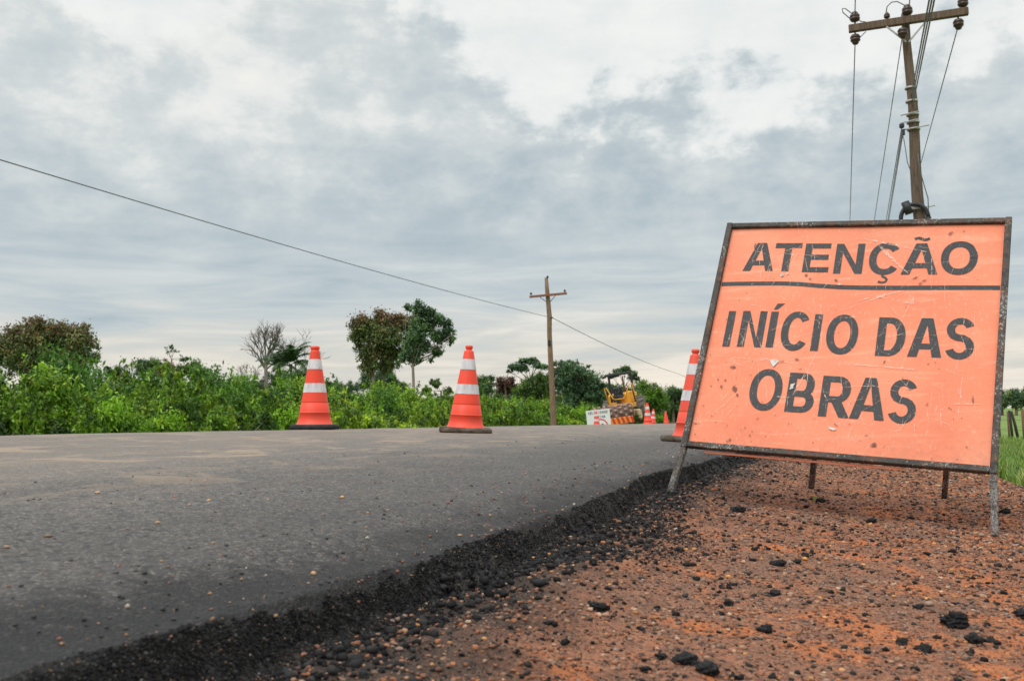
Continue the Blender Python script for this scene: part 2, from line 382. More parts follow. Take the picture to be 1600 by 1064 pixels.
def scuffm(name, c):
    t = mat(name); n = t.noise(t.obj, 70, 6, .8); n2_ = t.noise(t.obj, 12, 3)
    p = t.node('ShaderNodeBsdfPrincipled', Base_Color=c, Roughness=.7); tr = t.node('ShaderNodeBsdfTransparent')
    k = t.math('MULTIPLY', t.sstep(t.math('ADD', n, t.math('MULTIPLY', t.math('SUBTRACT', n2_, .5), .5)), .40, .62), .85)
    m_ = t.node('ShaderNodeMixShader', i0=k, i1=tr, i2=p); t.l.new(m_.outputs[0], t.out.inputs[0]); return t.m
MAT_SCUFF = scuffm('pale_scratch', (.86, .60, .48)); MAT_DIRT = scuffm('brown_dirt', (.13, .065, .045))
MAT_WHITE_CHIP = simple('white_chip', (.52, .52, .49), .7, .35, 60)
def woodm(name, a, b):
    t = mat(name); n = t.noise(t.scalev(t.obj, (9, 9, .7)), 3, 7, .65); return pbr(t, t.ramp(n, [(.3, a), (.7, b)]), .9, n, .6, .02, .2)
MAT_POLE = woodm('weathered_pole', (.075, .052, .038), (.20, .15, .115)); MAT_POLE2 = woodm('bleached_pole', (.15, .095, .065), (.34, .23, .165))
MAT_ARM = woodm('crossarm_wood', (.09, .06, .045), (.20, .145, .11)); MAT_ARM2 = woodm('reddish_crossarm', (.20, .085, .05), (.32, .14, .09))
MAT_INS = simple('brown_porcelain', (.045, .022, .018), .3, .3); MAT_DARKINS = simple('dark_porcelain', (.02, .022, .025), .4, .3)
MAT_STEEL = simple('galvanised_steel', (.42, .42, .42), .5, .2, 20, metal=.4); MAT_WIRE = simple('wire', (.10, .10, .105), .6, .1)
MAT_YEL = simple('machine_yellow', (.70, .33, .035), .5, .25, 5); MAT_ORG = simple('machine_orange', (.80, .27, .03), .5, .15)
MAT_RED = simple('stripe_red', (.55, .03, .02), .5, .1); MAT_BLK = simple('black_paint', (.02, .02, .024), .5, .3)
MAT_DRUM = simple('rusty_drum', (.12, .075, .062), .75, .35, 6); MAT_PAD = simple('worn_pad', (.34, .22, .17), .7, .3, 9)
MAT_CREAM = simple('cream_housing', (.50, .38, .24), .6, .2); MAT_WHITE = simple('white_board', (.74, .76, .78), .5, .06)
MAT_SIGNRED = simple('sign_red', (.72, .05, .05), .5, .05); MAT_SIGNBLACK = simple('sign_black', (.03, .03, .035), .5, .1)
MAT_TYRE = simple('tyre_rubber', (.12, .11, .105), .9, .3, 10)
MAT_POST = simple('dark_fence_post', (.035, .028, .024), .9, .3); MAT_POSTB = simple('brown_fence_post', (.16, .085, .05), .9, .3)

# ------------------------------------------------------------------ terrain
def gY(Y): return -.0095*(np.clip(Y, 5, 60)-5)
def z_cross(X):                                          # road cross section, crown at X=-4.6
    d = np.clip(np.abs(np.asarray(X, float)+4.6)/3.83, 0, 1.2); return -.062-.169*d**1.4
CREST = -.735
def crest_shift(Y): return -.07*(1-ss(Y, .75, 1.75))-.07*np.exp(-((Y-4.15)/.55)**2)
def z_road(X, Y):
    X = np.asarray(X, float); Y = np.asarray(Y, float)
    wob = crest_shift(Y)+.040*fbm(Y*1.3, Y*0+3, 5, 4)+.022*fbm(Y*9, X*9, 8, 3)
    wd = .035+.11*np.clip(fbm(Y*2.1, Y*0+9, 15, 3)+.15, 0, 1)
    Xe = X-wob
    top = z_cross(X)+gY(Y)
    fall = -.034*ss(Xe, CREST-.22, CREST)-.085*ss(Xe, CREST-.02, CREST+wd)-.15*ss(Xe, CREST+.03, CREST+.20)
    rough = ss(Xe, CREST-.05, CREST+.03)
    cr = rough*(.026*fbm(X*16, Y*16, 21, 4)+.022*fbm(X*55, Y*55, 25, 3)+.010*fbm(X*180, Y*180, 27, 2))
    return top+fall+cr+.0025*fbm(X*2.2, Y*2.2, 31, 3)
def z_sh(X, Y):
    X = np.asarray(X, float); Y = np.asarray(Y, float)
    b = -.365-.085*(np.clip(X, -1.2, 1.05)+.6)
    b = b+.03*np.exp(-((X-.92)/.16)**2) - .10*ss(X, 1.0, 1.25)
    apron = .022*ss(X+.10*fbm(Y*1.6, X*1.6, 44, 3), -.38, -.58)*(1+.8*fbm(X*20, Y*20, 47, 3))
    n = .020*fbm(X*1.7, Y*1.7, 51, 3)+.011*fbm(X*8, Y*8, 55, 3)+.006*fbm(X*35, Y*35, 58, 3)
    return b+gY(Y)+apron+n
def z_gr(X, Y):
    X = np.asarray(X, float); Y = np.asarray(Y, float)
    left = -.34-.75*ss(X, -8.7, -11.5)
    mid = np.where(X < -.6, -.62, -.56)
    right = -.505-.30*ss(X, 1.1, 2.6)-.62*ss(X, 2.0, 9.0)
    z = np.where(X < -8.7, left, np.where(X < .9, mid, right))
    z = z+gY(Y)*np.where(X < -8.7, 1-.6*ss(X, -10, -20), np.where(X < 2, 1.0, 1-.7*ss(X, 2, 10)))
    return z+.05*fbm(X*.5, Y*.5, 61, 4)*ss(np.abs(X+3.8), 5.2, 9)+.02*fbm(X*3, Y*3, 64, 3)*ss(X, 1.0, 1.4)

def grid(name, xs, ys, zf, m):
    gx, gy = np.meshgrid(xs, ys); z = zf(gx, gy); V = np.stack([gx, gy, z], -1).reshape(-1, 3)
    nx, ny = len(xs), len(ys); i = np.arange(nx-1)[None, :]+nx*np.arange(ny-1)[:, None]
    F = np.stack([i, i+1, i+nx+1, i+nx], -1).reshape(-1, 4)
    return mesh_np(name, V, F, m, smooth=True)
gys = .55*np.exp(np.linspace(0, math.log(300/.55), 900))
tag(grid('road', np.concatenate([np.linspace(-8.7, -1.05, 90), np.linspace(-1.04, -.86, 24), np.linspace(-.857, -.56, 120)]), np.concatenate([[-8, -4, -2, -1, 0, .3], gys]), z_road, MAT_ASPH), kind='structure')
tag(grid('gravel_shoulder', np.linspace(-.80, 1.35, 240), np.concatenate([[-8, -4, -2, -1, 0, .3], .55*np.exp(np.linspace(0, math.log(300/.55), 700))]), z_sh, MAT_LAT), kind='structure')
def sym(a, b, n, p=3): t = np.linspace(-1, 1, n); return np.where(t < 0, -a*(np.abs(t)**p), b*np.abs(t)**p)
gx = np.unique(np.concatenate([sym(900, 1200, 90), np.linspace(-14, -8.3, 20), np.linspace(.9, 4, 40), np.linspace(4, 12, 16)]))
gyy = np.unique(np.concatenate([[-60, -30, -15, -6, -2, 0], np.linspace(1, 30, 120), np.linspace(30, 160, 100), np.geomspace(160, 2500, 30)]))
tag(grid('ground', gx, gyy, z_gr, MAT_GRASS), kind='structure')

# ------------------------------------------------------------------ loose stones
ICO_T = (1+5**.5)/2
ICO_V = np.array([(-1, ICO_T, 0), (1, ICO_T, 0), (-1, -ICO_T, 0), (1, -ICO_T, 0), (0, -1, ICO_T), (0, 1, ICO_T), (0, -1, -ICO_T), (0, 1, -ICO_T), (ICO_T, 0, -1), (ICO_T, 0, 1), (-ICO_T, 0, -1), (-ICO_T, 0, 1)], float); ICO_V /= np.linalg.norm(ICO_V[0])
ICO_F = np.array([(0, 11, 5), (0, 5, 1), (0, 1, 7), (0, 7, 10), (0, 10, 11), (1, 5, 9), (5, 11, 4), (11, 10, 2), (10, 7, 6), (7, 1, 8), (3, 9, 4), (3, 4, 2), (3, 2, 6), (3, 6, 8), (3, 8, 9), (4, 9, 5), (2, 4, 11), (6, 2, 10), (8, 6, 7), (9, 8, 1)])
def subdiv(V, F):
    V = [tuple(v) for v in V]; cache = {}
    def mid(a, b):
        k = (min(a, b), max(a, b))
        if k not in cache:
            p = np.array(V[a])+np.array(V[b]); V.append(tuple(p/np.linalg.norm(p))); cache[k] = len(V)-1
        return cache[k]
    G = []
    for a, b, c in F:
        x, y, z = mid(a, b), mid(b, c), mid(c, a); G += [(a, x, z), (b, y, x), (c, z, y), (x, y, z)]
    return np.array(V), np.array(G)
ICO2 = subdiv(ICO_V, ICO_F); ICO3 = subdiv(*ICO2); ICO4 = subdiv(*ICO3)
def stones(name, P, r, flat, col, m, base=(ICO_V, ICO_F), rough=.28, smooth=False):
    n = len(P); BV, BF = base; k = len(BV)
    jit = 1+rough*(RS.rand(n, k)-.5)*2*1.25
    V = BV[None]*jit[:, :, None]*r[:, None, None]
    V = V*np.stack([1+.35*(RS.rand(n)-.5), .75+.35*RS.rand(n), flat], -1)[:, None, :]
    a = RS.rand(n)*6.283; ca, sa = np.cos(a), np.sin(a); tl = (RS.rand(n)-.5)*.7; ct, st = np.cos(tl), np.sin(tl)
    x, y, z = V[..., 0], V[..., 1], V[..., 2]
    x, z = x*ct[:, None]+z*st[:, None], -x*st[:, None]+z*ct[:, None]
    V = np.stack([x*ca[:, None]-y*sa[:, None], x*sa[:, None]+y*ca[:, None], z], -1)+P[:, None, :]
    F = (BF[None]+(np.arange(n)*k)[:, None, None]).reshape(-1, 3)
    return mesh_np(name, V.reshape(-1, 3), F, m, col=np.repeat(col, len(BF), 0), smooth=smooth)
def scatter(n, x0, x1, y0, y1, power=1.0):
    """more stones per square metre near the viewer's stretch of the shoulder, where single stones can be told apart"""
    Y = y0*np.exp(RS.rand(n)**power*math.log(y1/y0)); X = x0+(x1-x0)*RS.rand(n); return X, Y
def pick(pal, n):
    pal = np.array([p[0] for p in pal]), np.array([p[1] for p in pal], float); i = RS.choice(len(pal[0]), n, p=pal[1]/pal[1].sum())
    return pal[0][i]*(.75+.5*RS.rand(n, 1))
PEB = [((.30, .125, .065), 5), ((.19, .09, .055), 5), ((.33, .19, .12), 2.4), ((.42, .28, .19), .9), ((.46, .22, .08), .8), ((.10, .06, .045), 4), ((.22, .15, .115), 2.4), ((.025, .022, .021), 3)]
BIT = [((.007, .007, .008), 5), ((.013, .013, .013), 4), ((.028, .027, .026), 1.5), ((.07, .062, .055), .5), ((.2, .12, .07), .10), ((.22, .2, .18), .03)]
# fine gravel over the shoulder
n = 150000; X, Y = scatter(n, -.745, 1.18, 1.0, 16, 1.0)
r = (.0010+.0044*RS.rand(n)**3.0)*(1+.17*Y)
keep = RS.rand(n) < .42+.58*ss(X+.3*fbm(X*2, Y*2, 71, 3), .05, .75); X, Y, r = X[keep], Y[keep], r[keep]
tag(stones('gravel', np.stack([X, Y, z_sh(X, Y)+r*.15], -1), r, .45+.3*RS.rand(len(X)), pick(PEB, len(X)), MAT_PEB), 'loose reddish brown gravel covering the laterite shoulder under the big orange board', 'gravel', kind='stuff')
# tan and ochre pebbles, thicker on the far right of the shoulder
n = 6500; X, Y = scatter(n, -.5, 1.2, 1.2, 14)
keep = RS.rand(n) < .08+.92*ss(X+.25*fbm(X*2, Y*2, 75, 3), .1, .8); X, Y = X[keep], Y[keep]; r = (.0020+.0058*RS.rand(len(X))**3.2)*(1+.09*Y)
tag(stones('pebbles', np.stack([X, Y, z_sh(X, Y)+r*.3], -1), r, .5+.3*RS.rand(len(X)), pick([((.36, .22, .145), 4), ((.48, .33, .23), 1.3), ((.54, .25, .08), 1.1), ((.28, .13, .075), 5), ((.24, .17, .13), 3)], len(X)), MAT_PEB, base=ICO2, rough=.17), 'rounded tan and ochre pebbles strewn through the red shoulder gravel', 'pebbles', kind='stuff')
# crumbled bitumen down the broken edge and on the apron
n = 170000; Y = .62*np.exp(RS.rand(n)*math.log(14/.62))
patch = .27*np.exp(-((Y-2.85)/.55)**2)+.10*np.exp(-((Y-1.9)/.3)**2)*0+.05*np.exp(-((Y-5)/1.5)**2)
bt = RS.beta(1.0, 1.5, n); bt = np.where(RS.rand(n) < .45, bt*.35, bt); X = crest_shift(Y)+CREST-.022+bt*(.105+patch-crest_shift(Y)*.9)+(.008+.10*bt)*fbm(Y*1.9, Y*0, 81, 4)+.01*fbm(Y*9, Y*0, 83, 3)
stray = RS.rand(n) < .16; X = np.where(stray, CREST+.06+RS.rand(n)**2.0*.8, X)
r = (.0006+.0018*RS.rand(n)**2.2)*(1+.18*Y)+.0095*RS.rand(n)**30*ss(X, CREST+.02, CREST+.06)*ss(-X, -CREST-.35, -CREST-.15)
Z = np.maximum(z_road(X, Y), z_sh(X, Y))+r*.2
keep = np.where(stray, RS.rand(n) < .5, True); X, Y, Z, r = X[keep], Y[keep], Z[keep], r[keep]; n = len(X)
tag(stones('asphalt_rubble', np.stack([X, Y, Z], -1), r, .5+.45*RS.rand(n), pick(BIT, n), MAT_BIT, rough=.36), 'crumbled black asphalt rubble along the broken road edge', 'rubble', kind='stuff')
n = 11000; X, Y = scatter(n, -.6, 1.1, 1.0, 12); keep = RS.rand(n) < .25+.75*ss(fbm(X*3, Y*3, 85, 3), -.1, .35)*ss(X, 1.3, -.3); X, Y = X[keep], Y[keep]
r = (.0012+.0052*RS.rand(len(X))**4.2)*(1+.12*Y)
tag(stones('asphalt_crumbs', np.stack([X, Y, z_sh(X, Y)+r*.3], -1), r, .5+.3*RS.rand(len(X)), pick(BIT[:3], len(X)), MAT_BIT, base=ICO2, rough=.34), 'small black asphalt crumbs sprinkled over the red shoulder', 'crumbs', kind='stuff')
n = 1100; Y = .8*np.exp(RS.rand(n)*math.log(9)); X = CREST+.0+RS.rand(n)**1.5*(.12+.2*np.exp(-((Y-2.85)/.6)**2)); r = (.0035+.0075*RS.rand(n)**2)*(1+.06*Y)
tag(stones('asphalt_chunks', np.stack([X, Y, np.maximum(z_road(X, Y), z_sh(X, Y))+r*.2], -1), r, .5+.3*RS.rand(n), pick([((.008, .008, .009), 5), ((.016, .016, .017), 3), ((.032, .032, .033), 1)], n), MAT_BIT, rough=.42), 'bigger broken asphalt chunks at the foot of the black road edge', 'chunks', kind='stuff')
n = 900; Y = .85*np.exp(RS.rand(n)*math.log(12)); X = CREST-.03-RS.rand(n)**2*.30; r = (.0010+.0028*RS.rand(n)**2.5)*(1+.16*Y)
tag(stones('edge_grit', np.stack([X, Y, z_road(X, Y)+r*.3], -1), r, .6+.2*RS.rand(n), pick([((.38, .22, .13), 3), ((.28, .12, .08), 3), ((.05, .05, .05), 8), ((.45, .38, .3), 1)], n), MAT_PEB), 'tan and black grit gathered on the asphalt along its crest', 'grit', kind='stuff')
# grit on the road near the edge
n = 900; Y = 1.0*np.exp(RS.rand(n)*math.log(9)); X = CREST-.05-RS.rand(n)**2*1.3; r = (.0009+.0022*RS.rand(n)**4)*(1+.2*Y)
tag(stones('road_grit', np.stack([X, Y, z_road(X, Y)+r*.3], -1), r, .6+.2*RS.rand(n), pick([((.38, .24, .15), 3), ((.25, .13, .09), 3), ((.08, .075, .07), 6)], n), MAT_PEB), 'scattered grit lying on the asphalt near its edge', 'grit', kind='stuff')

def lump(name, x, y, D, r, c, label, cat, group=None, m=MAT_BIT, zf=z_sh, flat=.75, rough=.2, smooth=False):
    # one stone placed where the ground meets the given line of sight
    P = ray(x, y)
    t = D
    for _ in range(30):
        q = P*t; t *= float(zf(q[0], q[1]))/q[2] if q[2] < 0 else 1
    q = P*t
    BV, BF = (ICO3 if smooth else ICO4)
    V = BV*(1+(rough*np.repeat(RS.rand(len(BV), 1)-.5, 3, 1)*(.8 if smooth else 1.5)))
    b = BV@RS.randn(3, 3); V = V*(1+(.08 if smooth else .12)*np.sin(b*2.2).sum(1)[:, None])*(1+(0 if smooth else .08)*np.sin(b*6.5).sum(1)[:, None])
    V = V*np.array([r*(1+.3*RS.rand()), r*(.8+.3*RS.rand()), r*flat])
    o = mesh_np(name, V, BF, m, col=np.repeat(np.array([c]), len(BF), 0)*(1 if smooth else (.6+.9*RS.rand(len(BF), 1))), smooth=smooth, loc=(q[0], q[1], float(zf(q[0], q[1]))+r*flat*.55))
    o.rotation_euler = (0, 0, rnd.random()*6); return tag(o, label, cat, group)
BK = (.016, .016, .017)
LUMPS = [(1495, 974, 1.9, .021, 'largest black asphalt lump sitting on the gravel near the right edge of the photo'),
         (1523, 1003, 1.7, .014, 'flattish black asphalt lump just below and right of the largest lump'),
         (1410, 1006, 1.7, .0085, 'flat black asphalt lump to the left of and below the largest lump'),
         (1443, 1017, 1.7, .0125, 'black asphalt lump low on the right, below the largest lump'),
         (1195, 984, 1.8, .011, 'small pointed black asphalt lump alone on orange clay, low centre right'),
         (1105, 1049, 1.6, .016, 'black asphalt lump at the bottom of the photo right of its twin'),
         (1071, 1038, 1.6, .017, 'black asphalt lump at the bottom of the photo left of its twin'),
         (1362, 817, 3.0, .017, 'rounded black asphalt lump on gravel right under the middle of the orange board'),
         (1215, 884, 2.4, .015, 'black asphalt lump in front of the orange board, between tan pebbles'),
         (1600, 964, 1.9, .014, 'black asphalt lump cut by the right edge of the photo'),
         (936, 953, 1.9, .015, 'black asphalt lump left of the orange clay streak'),
         (1568, 802, 3.3, .021, 'black asphalt lump just right of the right front leg of the board'),
         (1153, 797, 3.3, .022, 'black asphalt lump lying behind the left front leg, under the board'),
         (1212, 928, 2.1, .012, 'small black asphalt lump among flattened crumbs in mid shoulder'),
         (1282, 785, 3.4, .017, 'black asphalt lump near the foot of the left rear prop')]
for x, y, D, r, lb in LUMPS: lump('asphalt_lump', x, y, D, r, BK, lb, 'asphalt lump', None, flat=.68)
for i in range(60):
    x = 1000+rnd.random()*620; y = 790+rnd.random()**1.2*270; x = x if y > 840 or x > 1150 else x+160
    lump('asphalt_lump', x, y, 3.0, (.0044+.0055*rnd.random()**1.7), BK, 'small black asphalt lump scattered among others on the red gravel', 'asphalt lump', 'small asphalt lumps scattered on the shoulder', flat=.65)
for x, y, r, c, lb in [(149, 984, .0078, (.55, .36, .24), 'pale round pebble on the asphalt at the lower left'),
                       (245, 946, .0068, (.42, .28, .17), 'tan pebble on the asphalt right above the pale round pebble'),
                       (490, 894, .0062, (.62, .38, .20), 'bright orange pebble on the asphalt in the lower middle'),
                       (71, 1000, .0078, (.20, .15, .11), 'dull brown pebble on the asphalt left of the pale round pebble'),
                       (536, 972, .0072, (.60, .32, .13), 'orange oval pebble resting on the black broken edge'),
                       (325, 1001, .0055, (.62, .34, .16), 'small orange pebble on the black edge at the lower left'),
                       (271, 992, .0055, (.40, .13, .08), 'small red pebble beside the small orange one at the lower left'),
                       (677, 873, .0065, (.62, .36, .15), 'elongated yellow pebble near the crest of the black edge'),
                       (319, 941, .0045, (.60, .33, .17), 'tiny orange pebble on the asphalt between two larger pebbles'),
                       (7, 1012, .006, (.30, .2, .14), 'brown pebble on the asphalt at the left border of the photo')]:
    lump('road_pebble', x, y, 1.6, r*.72, c, lb, 'pebble', 'pebbles lying loose on the asphalt', m=MAT_PEB, zf=z_road, flat=.72, rough=.08, smooth=True)

# ------------------------------------------------------------------ big orange sign board
BL, BR, TL, TR = [Vector(v) for v in ((-.67312, 4.20824, -.14413), (.5088, 4.02717, -.24543), (-.50186, 4.71077, .88205), (.68006, 4.5297, .78075))]
UX = (BR-BL).normalized(); UY = (TL-BL).normalized(); UN = UX.cross(UY).normalized()
if UN.y > 0: UN = -UN
UX = (BR-BL).normalized(); SW, SH = 1.2, 1.155
footL = BL-UY*.235; footR = BR-UY*.225
ROOT = (footL+footR)/2; ROOT.z = float(z_sh(ROOT.x, ROOT.y))
sign = tag(empty('roadwork_sign', ROOT), 'big leaning orange board reading ATENÇÃO INÍCIO DAS OBRAS in a black frame', 'road sign')
def sp(u, v, n=0.0): return BL+UX*u+UY*v+UN*n-ROOT            # board coordinates -> local coordinates
# panel (slightly dished sheet)
us = np.linspace(.012, SW-.012, 41); vs = np.linspace(.012, SH-.012, 41)
def dish(u, v): return -.004*math.sin(math.pi*u/SW)*math.sin(math.pi*v/SH)-.0015*math.sin(9*u+2*v)
V = PV = [tuple(sp(u, v, dish(u, v))) for v in vs for u in us]+[tuple(sp(u, v, -.0025+dish(u, v))) for v in vs for u in us]
F = [];
for j in range(40):
    for i in range(40): a = j*41+i; F += [(a, a+1, a+42, a+41), (a+1681, a+41+1681, a+42+1681, a+1+1681)]
def place(mb, name, m, parent=sign): return mb.build(name, m, parent)
def bar(u0, v0, u1, v1, wd=.03, dp=.03, n=.004, mat_=MAT_FRAME, name='frame_bar', ext=None):
    mb = MB(); mb.beam(sp(u0, v0, n), sp(u1, v1, n), wd, dp, side=UN, bev=.0025); return mb
fr = MB()
for a in ((.014, -.002, .014, SH), (SW-.014, -.002, SW-.014, SH)):
    fr.beam(sp(a[0], a[1], .002), sp(a[2], a[3], .002), .026, .032, side=UN, bev=.003)
fr.beam(sp(.028, SH-.015, .002), sp(SW-.028, SH-.015, .002), .025, .030, side=UN, bev=.003)
fr.beam(sp(.028, .015, .002), sp(SW-.028, .015, .002), .025, .030, side=UN, bev=.003)
place(fr, 'frame', MAT_FRAME)
footL = Vector(ray(1043, 779)*4.06); footR = Vector(ray(1554, 833)*3.53)
for fx, u in ((footL, .014), (footR, SW-.014)):
    mb = MB(); mb.beam(sp(u, -.003, .002), fx-ROOT-Vector((0, 0, .012)), .026, .028, side=UN, bev=.003); place(mb, 'front_leg', MAT_LEG)
# underside lip of the sheet, and rear props
mb = MB(); mb.beam(sp(.10, -.006, -.012), sp(.88, -.006, -.012), .009, .004, side=UN); place(mb, 'sheet_lip', MAT_SIGN)
for (x, y), tx in (((1267, 762), .50), ((1475, 779), 1.02)):
    d = ray(x, y); t = 5.4
    for _ in range(30): q = d*t; t *= float(z_sh(q[0], q[1]))/q[2]
    q = Vector(d*t); q.z -= .01
    top = BL+UX*tx+UY*(SH-.03)-UN*.05
    mb = MB(); mb.beam(q-ROOT, top-ROOT, .026, .026, side=UN, bev=.002); mb.beam(sp(tx, SH-.03, -.012), sp(tx, SH-.03, -.062), .02, .02, side=UY); place(mb, 'rear_prop', MAT_FRAME)

# lettering: strokes built in board units
def ribbon(pts, t, closed=False):
    q = []; n = len(pts); vs = []
    for i in range(n):
        a = pts[(i-1) % n] if closed or i > 0 else pts[i]; b = pts[(i+1) % n] if closed or i < n-1 else pts[i]
        dx, dy = b[0]-a[0], b[1]-a[1]; L = math.hypot(dx, dy) or 1; nx, ny = -dy/L, dx/L
        tt = t(i/(n-1)) if callable(t) else t
        vs += [(pts[i][0]+nx*tt/2, pts[i][1]+ny*tt/2), (pts[i][0]-nx*tt/2, pts[i][1]-ny*tt/2)]
    m = n if closed else n-1
    return [[vs[2*i], vs[2*i+1], vs[(2*i+3) % (2*n)], vs[(2*i+2) % (2*n)]] for i in range(m)]
def arc(cx, cy, rx, ry, a0, a1, n=26, p=1.0):
    r = []
    for i in range(n+1):
        a = math.radians(a0+(a1-a0)*i/n); c, s_ = math.cos(a), math.sin(a)
        r.append((cx+rx*math.copysign(abs(c)**p, c), cy+ry*math.copysign(abs(s_)**p, s_)))
    return r
def glyph(ch, x0, x1, y0, y1, t):
    w_, h = x1-x0, y1-y0; P = []; tv = t; th_ = t*.86; xm = (x0+x1)/2
    q = lambda *p: P.append([(a, b) for a, b in p])
    def rect(a, b, c, d): q((a, b), (c, b), (c, d), (a, d))
    if ch in 'IÍ': rect(xm-tv/2, y0, xm+tv/2, y1)
    elif ch == 'T': rect(x0, y1-th_, x1, y1); rect(xm-tv/2, y0, xm+tv/2, y1-th_)
    elif ch == 'L': rect(x0, y0, x0+tv, y1); rect(x0+tv, y0, x1, y0+th_)
    elif ch == 'E':
        rect(x0, y0, x0+tv, y1); rect(x0+tv, y1-th_, x1-.02*w_, y1); rect(x0+tv, y0, x1, y0+th_); m = y0+h*.52; rect(x0+tv, m-th_/2, x1-.06*w_, m+th_/2)
    elif ch == 'N':
        rect(x0, y0, x0+tv*.95, y1); rect(x1-tv*.95, y0, x1, y1); k = tv*1.12
        q((x0+tv*.95, y1), (x0+tv*.95, y1-k*1.35), (x1-tv*.95, y0), (x1-tv*.95, y0+k*1.35))
    elif ch in 'AÃÁ':
        k = tv*1.10; f = .62
        q((x0, y0), (x0+k, y0), (xm+k*.02, y1-tv*.9), (xm+k*f, y1), (xm-k*f, y1)); P[-1] = [(x0, y0), (x0+k, y0), (xm+k*.06, y1-th_*1.15), (xm+k*.06, y1), (xm-k*f, y1)]
        q((x1, y0), (xm+k*f, y1), (xm+k*.06, y1), (xm+k*.06, y1-th_*1.15-.0), (x1-k, y0)); 
        s0 = (xm+k*.06-(x0+k))/(y1-th_*1.15-y0); ya, yb = y0+h*.20, y0+h*.20+th_*.95
        s1 = (xm+k*.06-(x1-k))/(y1-th_*1.15-y0)
        q((x0+k+s0*(ya-y0)-.001, ya), (x1-k+s1*(ya-y0)+.001, ya), (x1-k+s1*(yb-y0)+.001, yb), (x0+k+s0*(yb-y0)-.001, yb))
    elif ch in 'VM' and ch == 'V': q((x0, y1), (x0+tv, y1), (xm, y0+tv), (xm, y0), (xm-tv*.5, y0)); q((x1, y1), (xm+tv*.5, y0), (xm, y0), (xm, y0+tv), (x1-tv, y1))
    elif ch == 'M': rect(x0, y0, x0+tv, y1); rect(x1-tv, y0, x1, y1); q((x0+tv, y1), (x0+tv, y1-tv*1.6), (xm, y0), (xm, y0+tv*1.6)); q((x1-tv, y1), (xm, y0+tv*1.6), (xm, y0), (x1-tv, y1-tv*1.6))
    elif ch == 'X': q((x0, y0), (x0+tv, y0), (x1, y1), (x1-tv, y1)); q((x1, y0), (x1-tv, y0), (x0, y1), (x0+tv, y1))
    elif ch == '4': rect(x1-.42*w_, y0, x1-.42*w_+tv, y1); rect(x0, y0+h*.22, x1, y0+h*.22+th_); q((x0, y0+h*.22+th_*.8), (x0+tv, y0+h*.22+th_*.8), (x1-.42*w_+tv*.4, y1), (x1-.42*w_, y1))
    elif ch in 'O0': P += ribbon(arc(xm, (y0+y1)/2, w_/2-tv/2, h/2-th_/2, 0, 360, 48, .93)[:-1], tv*.96, True)
    elif ch in 'CÇ': P += ribbon(arc(xm+.02*w_, (y0+y1)/2, w_/2-tv/2, h/2-th_/2, 38, 322, 40, .93), tv*.96)
    elif ch == 'D':
        rect(x0, y0, x0+tv, y1); r_ = (h-th_)/2; xs_ = x0+w_*.42
        P += ribbon([(x0+tv, y1-th_/2)]+arc(xs_, (y0+y1)/2, x1-xs_-tv/2, r_, 90, -90, 30, .95)+[(x0+tv, y0+th_/2)], lambda k: th_+(tv-th_)*math.sin(math.pi*k))
    elif ch in 'BR':
        rect(x0, y0, x0+tv, y1); ym = y0+h*(.47 if ch == 'B' else .43); xs_ = x0+w_*.55; x2 = x1-(.05*w_ if ch == 'B' else .04*w_)
        c1 = (y1-th_/2+ym+th_/2*0)/2; ru = (y1-th_/2-ym)/2
        P += ribbon([(x0+tv, y1-th_/2)]+arc(xs_, y1-th_/2-ru, x2-xs_-tv/2, ru, 90, -90, 20, .95)+[(x0+tv, ym)], lambda k: th_+(tv-th_)*math.sin(math.pi*k)**2)
        if ch == 'B':
            rl = (ym-y0-th_/2)/2; P += ribbon([(xs_, ym)]+arc(xs_, ym-rl, x1-xs_-tv/2, rl, 90, -90, 20, .95)+[(x0+tv, y0+th_/2)], lambda k: th_+(tv-th_)*math.sin(math.pi*k)**2)
        else: q((x0+w_*.36, ym-th_*.3), (x1-tv*1.2, y0), (x1+tv*.03, y0), (x0+w_*.66, ym+th_*.05))
    elif ch == 'S':
        rx = w_/2-tv/2; ya = y1-th_/2; yb = y0+th_/2; r1 = (ya-yb)*.245; r2 = (ya-yb)*.255
        cl = arc(xm, ya-r1, rx*.95, r1, 20, 180, 20)+[(xm-rx*.90, ya-r1*1.35), (xm-rx*.66, ya-r1*1.72), (xm-rx*.25, ya-r1*1.93), (xm+rx*.25, yb+r2*2.0), (xm+rx*.68, yb+r2*1.76), (xm+rx*.93, yb+r2*1.40)]+arc(xm, yb+r2, rx, r2, 0, -162, 20)
        P += ribbon(cl, lambda k: tv*.93)
    if ch in 'Í': q((xm-tv*.25, y1+h*.06), (xm+tv*.25, y1+h*.06), (xm+tv*1.15, y1+h*.235), (xm+tv*.15, y1+h*.235))
    if ch == 'Á': q((xm-tv*.25, y1+h*.06), (xm+tv*.25, y1+h*.06), (xm+tv*.9, y1+h*.2), (xm, y1+h*.2))
    if ch == 'Ã':
        P += ribbon([(xm-tv*.95+tv*1.9*i/16, y1+h*.135+h*.035*math.sin(2*math.pi*i/16+.15)+h*.02*(i/16)) for i in range(17)], lambda k: t*.40)
    if ch == 'Ç': P += ribbon([(xm+tv*.05, y0+h*.02), (xm, y0-h*.06), (xm+tv*.35, y0-h*.09), (xm+tv*.62, y0-h*.15), (xm+tv*.45, y0-h*.225), (xm, y0-h*.245), (xm-tv*.5, y0-h*.22)], t*.33)
    return P
TEXT = []
